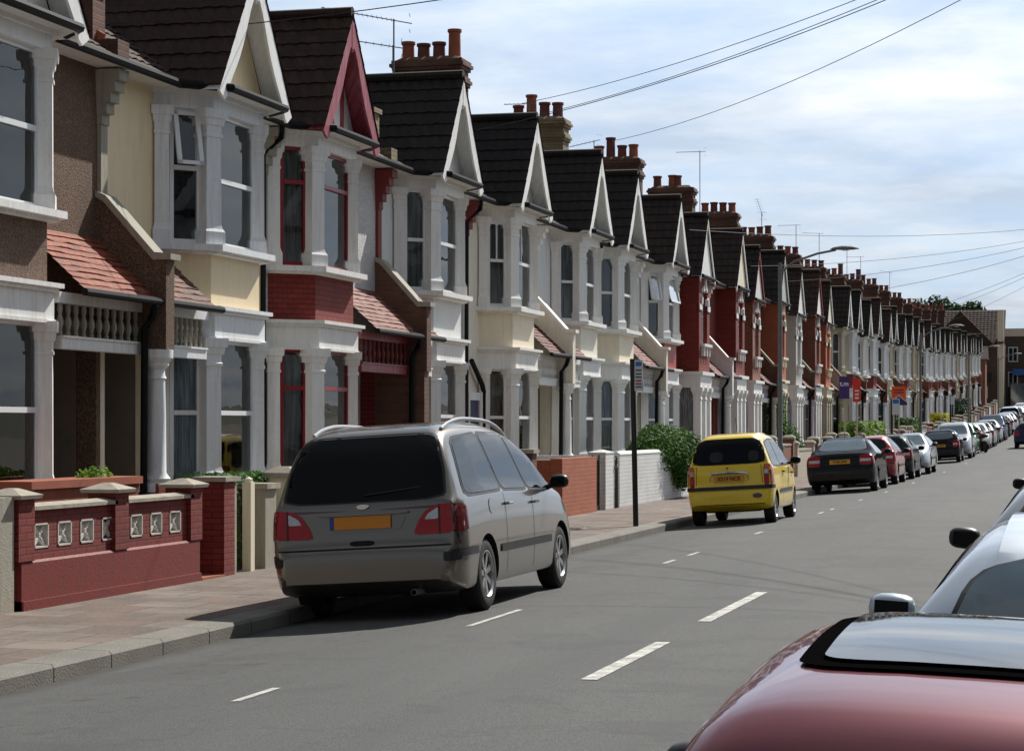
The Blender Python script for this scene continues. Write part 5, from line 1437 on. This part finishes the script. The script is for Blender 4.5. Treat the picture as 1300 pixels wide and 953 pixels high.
# window box and pot by the first house
pb = thing('plant_trough', 'long terracotta plant trough below the bay window behind the red wall', 'plant trough', (-3.55, 20.0, 0))
part('trough', MB().prism([(-.18, .75), (.18, .75), (.22, 1.12), (-.22, 1.12)], 0, 2.6, 'y').box(-.25, .25, -.03, 2.63, 1.12, 1.20), 'terracotta', pb)
part('stand', MB().box(-.15, .15, .1, .4, .13, .75).box(-.15, .15, 2.2, 2.5, .13, .75), 'dark_brick', pb)
leaves('pot_plant', 'small leafy plants growing in the terracotta trough', 'plant', [(-3.55, 21.9, 1.22, .12, .35, .10)], 260, .06, 'leaf_bright', MB().tube([(-3.55, 21.9, 1.15), (-3.55, 21.95, 1.25)], .01, 5), 41)
fp = thing('flower_pot', 'cream flower pot with a low plant behind the wide gate post', 'flower pot', (-2.55, 24.6, 0))
part('pot', MB().lathe(0, 0, [(.14, .9), (.2, 1.15), (.22, 1.15), (.22, 1.2), (.18, 1.2)], 14), 'pale_cream_paint', fp)

# ------------------------------------------------------------ street furniture
sp_ = thing('sign_post', 'black leaning post with a small white parking sign on the left pavement', 'sign post', (-.28, 35.2, .125))
part('post', MB().tube([(0, 0, 0), (-.045, -.05, 2.72)], .045, 10), 'black_iron', sp_, smooth=True)
sgn = part('sign_plate', MB().box(.0, .13, -.10, -.088, 2.20, 2.70).box(.13, .145, -.09, -.08, 2.15, 2.35), 'sign_white', sp_)
for q, (z0, m_) in enumerate(((2.60, 'sign_blue'), (2.52, 'sign_ink'), (2.46, 'sign_ink'), (2.41, 'sign_ink'), (2.35, 'lamp_red'), (2.30, 'lamp_red'), (2.25, 'sign_ink'))):
    part('sign_line', MB().box(.015, .115, -.1035, -.1005, z0, z0 + (.07 if q == 0 else .025)), m_, sgn)
lampi = 0
def lamp(y, label):
    t = thing('street_lamp', label, 'street lamp', (-.42, y, .125 + rise(y)), 0, 'street lamps')
    part('column', MB().lathe(0, 0, [(.095, 0), (.095, 1.1), (.085, 1.15), (.06, 1.2), (.05, 5.45), (.035, 5.6)], 14), 'lamp_grey', t, smooth=True, key='lc')
    part('arm', MB().tube([(0, 0, 5.35), (.35, 0, 5.62), (.9, 0, 5.80), (1.35, 0, 5.88)], .028, 8), 'lamp_grey', t, smooth=True, key='la')
    def head():
        mb = MB(); n = 12
        pr = [(1.2, .04, .0), (1.3, .10, .05), (1.5, .14, .08), (1.75, .13, .07), (1.9, .06, .02)]
        for x, w_, h_ in pr:
            for i_ in range(n):
                a = 2*pi*i_/n; mb.v.append((x, w_*cos(a), 5.9 + h_*max(sin(a), -.25)))
        for k_ in range(len(pr)-1):
            for i_ in range(n): mb.f.append((k_*n+i_, k_*n+(i_+1) % n, (k_+1)*n+(i_+1) % n, (k_+1)*n+i_))
        mb.f += [tuple(range(n)), tuple(4*n + i_ for i_ in range(n))]
        return mb
    h_ = part('lamp_head', head, 'lamp_grey', t, smooth=True, key='lh')
    part('lens', MB().lathe(1.58, 0, [(.001, 5.855), (.08, 5.86), (.10, 5.89)], 12), 'lamp_clear', h_, smooth=True, key='ll')
lamp(53.5, 'tall grey street lamp nearest the camera with its arm over the road')
lamp(99.5, 'second grey street lamp, behind the orange agent board')
lamp(140, 'third street lamp, rising above the far yellow bush')
lamp(186, 'fourth street lamp near the end of the street')
# blue parking sign, agents' boards
ps = thing('sign_post', 'black pole with a pale blue parking sign left of the orange board', 'sign post', (-.4, 84.5, .125 + rise(84.5)))
part('post', MB().tube([(0, 0, 0), (0, 0, 2.6)], .05, 8), 'black_iron', ps)
part('sign_plate', MB().box(.02, .30, -.07, -.06, 2.0, 2.62), 'sign_white', ps); part('blue_panel', MB().box(.05, .27, -.075, -.071, 2.42, 2.58), 'sign_blue', ps)
ps = thing('sign_post', 'bare thin dark pole far along the left pavement', 'sign post', (-.4, 121, .125 + rise(121)))
part('post', MB().tube([(0, 0, 0), (0, 0, 2.9)], .05, 8), 'black_iron', ps); part('sign_plate', MB().box(.0, .2, -.07, -.06, 2.4, 2.85), 'sign_white', ps)
def board(x, y, z0, w, h, mat, label, extra=None):
    t = thing('estate_agent_board', label, 'agent board', (x, y, rise(y) + .13), 0, 'estate agent boards')
    part('post', MB().box(-.035, .035, 0, .05, 0, z0 + h), 'wood_post', t)
    b_ = part('board', MB().box(-w/2, w/2, -.03, -.008, z0, z0 + h), mat, t)
    return t, b_
t, b_ = board(-2.4, 86.5, 2.62, .40, .86, 'board_purple', 'purple estate agent board with white lettering')
text_part('lettering', 't.m', .26, 'board_white', b_, Matrix.Translation((0, -.036, 3.2)) @ Matrix.Rotation(pi/2, 4, 'X'), bold=.006)
t, b_ = board(-2.0, 87.3, 2.5, .30, .92, 'board_red', 'narrow red estate agent board right of the purple one')
for q in range(3): part('lettering', MB().box(-.07, .08, -.036, -.032, 2.62+.14*q, 2.69+.14*q), 'board_white', b_)
t, b_ = board(-2.0, 107, 2.5, .68, .80, 'board_orange', 'orange estate agent board with a dark blue house shape at its foot')
part('navy_panel', MB().prism([(-.34, 2.40), (.40, 2.40), (.40, 2.52), (.0, 2.84), (-.34, 2.57)], -.04, -.033, 'y'), 'board_navy', b_)
part('white_chevron', MB().prism([(-.34, 2.57), (0, 2.84), (.40, 2.52), (.40, 2.56), (0, 2.88), (-.34, 2.61)], -.042, -.034, 'y'), 'board_white', b_)
for q in range(2): part('lettering', MB().box(-.24, .24, -.037, -.033, 2.98+.12*q, 3.03+.12*q), 'board_navy', b_)

# aerials
def aerial(x, y, z0, z1, rz, label, n=9, ln=.9, tilt=0):
    t = thing('tv_aerial', label, 'aerial', (x, y, 0), rz, 'television aerials')
    part('mast', MB().tube([(0, 0, z0), (0, 0, z1)], .016, 6), 'lead_flashing', t)
    mb = MB(); d = Vector((cos(tilt), 0, sin(tilt)))
    b0 = Vector((0, 0, z1 - .03))
    mb.tube([tuple(b0 - d*ln*.25), tuple(b0 + d*ln)], .011, 6)
    for i in range(n):
        p = b0 + d*(ln*(i+.5)/n)
        l = .16 + .05*(n-i)/n
        mb.tube([(p.x, -l, p.z), (p.x, l, p.z)], .005, 4)
    mb.tube([tuple(b0 - d*ln*.22 + Vector((0, -.2, .16))), tuple(b0 - d*ln*.22 + Vector((0, .2, .16)))], .006, 4)
    mb.tube([tuple(b0 - d*ln*.22 + Vector((0, -.2, -.16))), tuple(b0 - d*ln*.22 + Vector((0, .2, -.16)))], .006, 4)
    part('antenna', mb, 'lead_flashing', t)
aerial(-6.87, 42.9, 7.7, 10.05, R(195), 'large slanting television aerial highest above the pink gabled house', 15, 1.5, R(10))
aerial(-6.95, 43.1, 7.7, 9.55, R(200), 'smaller aerial just below the large slanting one', 5, .8, R(8))
aerial(-7.9, 58.2, 8.4, 10.55, R(185), 'aerial left of the buff brick chimney', 6, .7)
aerial(-8.5, 69.0, 8.8, 10.9, R(165), 'aerial between the buff chimney and the next dark chimney', 6, .9, R(-8))
for (y, z1, rz, tl, lb) in ((89.4, 13.0, 180, 0, 'tall thin aerial beside the four pot chimney'), (107, 12.1, 120, 50, 'aerial tilted steeply above the far roofs'), (120, 12.6, 180, 0, 'aerial left of the first pair of far masts'),
                            (130.6, 13.0, 180, 3, 'aerial right of the first pair of far masts'), (146, 13.3, 178, 0, 'aerial above the lamp head in the middle distance'), (155, 13.3, 182, 0, 'double aerial further along the far roofs'), (178, 13.6, 150, 12, 'last aerial before the tree tops')):
    aerial(-8.6, y, 9.0, z1 + rise(y)*.3, R(rz), lb, 6, 1.0, R(tl))

for y_, w_ in ((33.9, .5), (26.5, .35)):
    t = thing('inspection_cover', 'small iron inspection cover in the pavement, %s' % ('left of the black sign post' if y_ > 30 else 'beside the people carrier'), 'cover', (-1.1, y_, .131 + .01))
    part('cover_frame', MB().box(-w_/2, w_/2, -.25, .25, -.01, .004), 'concrete_coping', t); part('cover_plate', MB().box(-w_/2+.04, w_/2-.04, -.21, .21, .004, .008), 'black_iron', t)
# overhead wires
def wire(a, b, sag, label, r=.0075):
    a, b = Vector(a), Vector(b); pts = []
    for i in range(25):
        s = i/24; p = a.lerp(b, s); p.z -= sag*4*s*(1-s); pts.append(tuple(p))
    o = part('overhead_wire', MB().tube(pts, r, 5), 'wire_black', None, smooth=True, recalc=False)
    tag(o, label, 'wire', 'overhead telephone wires')
TP = (9.5, 28.0, 9.3)
tp = thing('telegraph_pole', 'tarred timber telegraph pole on the right pavement outside the view', 'telegraph pole', (9.5, 28.5, .12))
part('pole', MB().lathe(0, 0, [(.15, 0), (.11, 9.1), (.001, 9.15)], 12), 'timber_pole', tp, smooth=True)
wire((-4.3, 39.9, 7.3), TP, .5, 'overhead wire to the roofs left of the buff chimney')
wire((-6.5, 52.0, 9.6), TP, .45, 'upper wire of the close pair ending at the buff chimney')
wire((-6.5, 52.3, 9.3), TP, .45, 'lower wire of the close pair ending at the buff chimney')
wire((-6.5, 62.5, 10.0), TP, .6, 'wire ending right of the tall red chimney pots')
wire((-3.8, 27.0, 7.0), TP, .35, 'wire crossing the top left corner over the cream gable')
T2 = (9.2, 95, 10.6)
tp = thing('telegraph_pole', 'second timber telegraph pole far along the right pavement outside the view', 'telegraph pole', (9.2, 95, .2))
part('pole', MB().lathe(0, 0, [(.15, 0), (.11, 10.6), (.001, 10.65)], 12), 'timber_pole', tp, smooth=True)
for q, (y, z) in enumerate(((60.5, 7.2), (72, 7.0), (80, 7.0), (92, 7.1), (118, 7.3), (128, 7.6), (150, 8.2))):
    wire((-3.9, y, z), T2, .5, '%s wire running from the far pole low across the sky' % ords[q], .008)

# ------------------------------------------------------------ end of the street
ZT = rise(245)
e1 = thing('end_building', 'brown gabled building with pale corner strip closing the end of the street', 'building', (0, 248, ZT))
part('wall', MB().box(-14, -2.3, 0, 9, 0, 7.2), 'brown_brick', e1)
part('roof', MB().tiles((-14.2, -.3, 7.2), (1, 0, 0), (0, 4.8, 3.9), 12.0, 6.2, course=.4, ripple=.4, amp=.02, per=3), 'brown_roof_tile', e1, recalc=False)
part('front_gable', MB().prism([(-10.6, 7.0), (-3.2, 7.0), (-6.9, 10.8)], -.9, 3.6, 'y'), 'brown_roof_tile', e1)
part('corner_strip', MB().box(-2.95, -2.28, -.05, .6, 0, 10.9), 'pale_cream_paint', e1)
part('shed_roof', MB().prism([(-.9, 4.0), (-2.2, 3.2), (-2.2, 3.0), (-.9, 3.0)], -9, -3.5, 'x'), 'black_roof_tile', e1)
for q, (x, z) in enumerate(((-7.6, 5.0), (-5.6, 5.0), (-7.4, 1.2), (-5.2, 1.2))):
    w_ = part('window', MB().box(x, x+1.2, -.06, .02, z, z+1.3), 'upvc_white', e1); part('pane', MB().box(x+.1, x+.55, -.075, -.065, z+.1, z+1.2).box(x+.65, x+1.1, -.075, -.065, z+.1, z+1.2), 'car_glass', w_)
e2 = thing('end_building', 'long dark brick block with white framed windows at the far right', 'building', (0, 256, ZT))
part('wall', MB().box(-3, 34, 0, 9, 0, 8.3), 'brown_brick', e2)
part('parapet', MB().box(-3.05, 34.05, -.06, 9.05, 8.3, 9.1), 'pale_cream_paint', e2)
part('roof', MB().box(-2.9, 33.9, .3, 8.9, 9.1, 9.2), 'lead_flashing', e2)
for fl in (5.4, 2.6):
    for k_ in range(9):
        x = -2.1 + 2.65*k_
        w_ = part('window', MB().box(x, x+1.1, -.07, .02, fl, fl+1.7), 'upvc_white', e2, key=('e2', x, fl)); part('pane', MB().box(x+.12, x+.5, -.085, -.072, fl+.12, fl+1.58).box(x+.6, x+.98, -.085, -.072, fl+.12, fl+1.58), 'car_glass', w_, key=('e2', x, fl))
sg_ = part('shop_sign', MB().box(-1.6, 1.2, -.5, -.3, 3.9, 4.6), 'sign_blue', e2)
part('shopfront', MB().box(-1.8, 4.2, -.4, -.02, 0, 3.0), 'car_glass_sky_tint', e2)
part('red_pilaster', MB().box(1.6, 2.0, -.55, -.41, 0, 3.8), 'bright_red_paint', e2)
e3 = thing('end_building', 'small brick end house with slate lean-to beyond the last white bays', 'building', (-9, 233, rise(236)))
part('wall', MB().box(-8, 5.4, 0, 3.5, 0, 5.4), 'red_brick', e3)
part('roof', MB().prism([(-.2, 5.4), (3.7, 5.4), (1.75, 6.8)], -8.2, 5.6, 'x'), 'brown_roof_tile', e3)
w_ = part('window', MB().box(2.0, 3.6, -.06, .02, 3.2, 4.4), 'upvc_white', e3); part('pane', MB().box(2.1, 3.5, -.08, -.065, 3.3, 4.3), 'car_glass', w_)
def tree(name, label, x, y, z, h, blobs, seed, leaf='leaf_dark', n=9000, size=.55):
    rr = random.Random(seed); bx = []
    for _ in range(blobs):
        a = rr.uniform(0, 2*pi); q = rr.uniform(0, 1)
        bx.append((x + cos(a)*h*.34*q, y + sin(a)*h*.3*q, z + h*(.55 + .36*(1-q)*rr.uniform(.5, 1.1)), h*rr.uniform(.08, .16), h*rr.uniform(.08, .16), h*rr.uniform(.06, .11)))
    mb = MB().tube([(x, y, z), (x+.1, y, z+h*.3), (x, y, z+h*.6)], [.45, .35, .15], 8)
    for b in bx[::2]: mb.tube([(x, y, z+h*.4), ((x+b[0])/2, (y+b[1])/2, (z+h*.4+b[2])/2+.5), (b[0], b[1], b[2])], [.18, .1, .04], 5)
    t = leaves(name, label, 'tree', bx, n, size, leaf, mb, seed, 'trees beyond the end building')
    t.children[1].name = 'trunk'; t.children[0].name = 'crown'
tree('broadleaf_tree', 'dark tree with the tallest crown behind the far roofs', -12.5, 285, ZT, 15.9, 26, 51)
tree('broadleaf_tree', 'second dark tree, lower and to the right above the end building', -8.0, 282, ZT, 14.4, 20, 52, n=7000)
tree('broadleaf_tree', 'lowest dark tree just showing at the corner of the end building', -5.0, 284, ZT, 12.6, 14, 53, n=5000)

# ------------------------------------------------------------ light, sky, camera
SUN_EL, SUN_AZ = 43, 20     # azimuth measured from the street direction (+Y) towards +X
sd = Vector((sin(R(SUN_AZ))*cos(R(SUN_EL)), cos(R(SUN_AZ))*cos(R(SUN_EL)), sin(R(SUN_EL))))
ld = bpy.data.lights.new('sun', 'SUN'); ld.energy = 5.0; ld.angle = R(.53); ld.color = (1, .955, .885)
lo = bpy.data.objects.new('sun', ld); COL.objects.link(lo)
lo.rotation_euler = (-sd).to_track_quat('-Z', 'Y').to_euler()
wd = bpy.data.worlds.new('World'); sc.world = wd; wd.use_nodes = True
nt = wd.node_tree; nt.nodes.clear()
wo = nt.nodes.new('ShaderNodeOutputWorld'); bgn = nt.nodes.new('ShaderNodeBackground'); L(nt, bgn.outputs[0], wo.inputs[0])
bgn.inputs[1].default_value = .074
sky = nt.nodes.new('ShaderNodeTexSky'); sky.sky_type = 'NISHITA'; sky.sun_disc = False
sky.sun_elevation = R(SUN_EL); sky.sun_rotation = R(SUN_AZ)
sky.dust_density = .6; sky.ozone_density = 1.5; sky.air_density = .9
tc = nt.nodes.new('ShaderNodeTexCoord').outputs['Generated']
s = nt.nodes.new('ShaderNodeSeparateXYZ'); L(nt, tc, s.inputs[0])
zc = math_(nt, 'MAXIMUM', math_(nt, 'ADD', s.outputs[2], .10), .03)
cb = nt.nodes.new('ShaderNodeCombineXYZ'); L(nt, math_(nt, 'DIVIDE', s.outputs[0], zc), cb.inputs[0]); L(nt, math_(nt, 'DIVIDE', s.outputs[1], zc), cb.inputs[1])
n1 = noise(nt, cb.outputs[0], .95, 8, .62)
mp = nt.nodes.new('ShaderNodeMapping'); mp.inputs['Rotation'].default_value = (0, 0, .5); mp.inputs['Scale'].default_value = (.6, 1.2, 1); L(nt, cb.outputs[0], mp.inputs[0])
n2 = noise(nt, mp.outputs[0], .8, 8, .6)
cl = ramp(nt, math_(nt, 'ADD', math_(nt, 'MULTIPLY', n1, .6), math_(nt, 'MULTIPLY', n2, .4)), [(.36, .25), (.48, .68), (.56, .97)])
shade = ramp(nt, noise(nt, cb.outputs[0], 1.7, 6, .6), [(.35, (6.0, 7.1, 8.6)), (.65, (9.8, 10.2, 10.6))])
# hazy band of cloud lit pale towards the top of the view, bluer grey near the roofs
up = nt.nodes.new('ShaderNodeMapRange'); L(nt, s.outputs[2], up.inputs[0]); up.inputs[1].default_value = .0; up.inputs[2].default_value = .19; up.inputs[3].default_value = .62; up.inputs[4].default_value = 1.0
cm = nt.nodes.new('ShaderNodeVectorMath'); cm.operation = 'SCALE'; L(nt, shade, cm.inputs[0]); L(nt, up.outputs[0], cm.inputs['Scale'])
base = mix(nt, .55, sky.outputs[0], (3.6, 5.6, 8.8))
dt = nt.nodes.new('ShaderNodeVectorMath'); dt.operation = 'DOT_PRODUCT'; L(nt, tc, dt.inputs[0]); dt.inputs[1].default_value = sd
gl = nt.nodes.new('ShaderNodeMapRange'); L(nt, dt.outputs['Value'], gl.inputs[0]); gl.inputs[1].default_value = -.1; gl.inputs[2].default_value = .78; gl.inputs[3].default_value = .44; gl.inputs[4].default_value = 1.36
el = nt.nodes.new('ShaderNodeMapRange'); L(nt, s.outputs[2], el.inputs[0]); el.inputs[1].default_value = .2; el.inputs[2].default_value = .75; el.inputs[3].default_value = 1; el.inputs[4].default_value = .42
fin = nt.nodes.new('ShaderNodeVectorMath'); fin.operation = 'SCALE'; L(nt, mix(nt, cl, base, cm.outputs[0]), fin.inputs[0]); L(nt, math_(nt, 'MULTIPLY', gl.outputs[0], el.outputs[0]), fin.inputs['Scale'])
L(nt, fin.outputs[0], bgn.inputs[0])

cam = bpy.data.cameras.new('camera'); co_ = bpy.data.objects.new('camera', cam); COL.objects.link(co_)
co_.location = (6.86, 0, 1.75); co_.rotation_euler = (R(90), 0, R(14.68))
cam.sensor_width = 36; cam.lens = 36 * 2800 / 1300; cam.shift_y = 64.5 / 1300; cam.clip_end = 6000; cam.clip_start = .05
sc.camera = co_
sc.render.engine = 'CYCLES'
sc.cycles.max_bounces = 6; sc.cycles.diffuse_bounces = 3; sc.cycles.glossy_bounces = 3; sc.cycles.transparent_max_bounces = 12
sc.cycles.use_denoising = True
vs_ = sc.view_settings; vs_.view_transform = 'Standard'; vs_.look = 'None'; vs_.exposure = .22; vs_.gamma = 1; vs_.use_curve_mapping = False
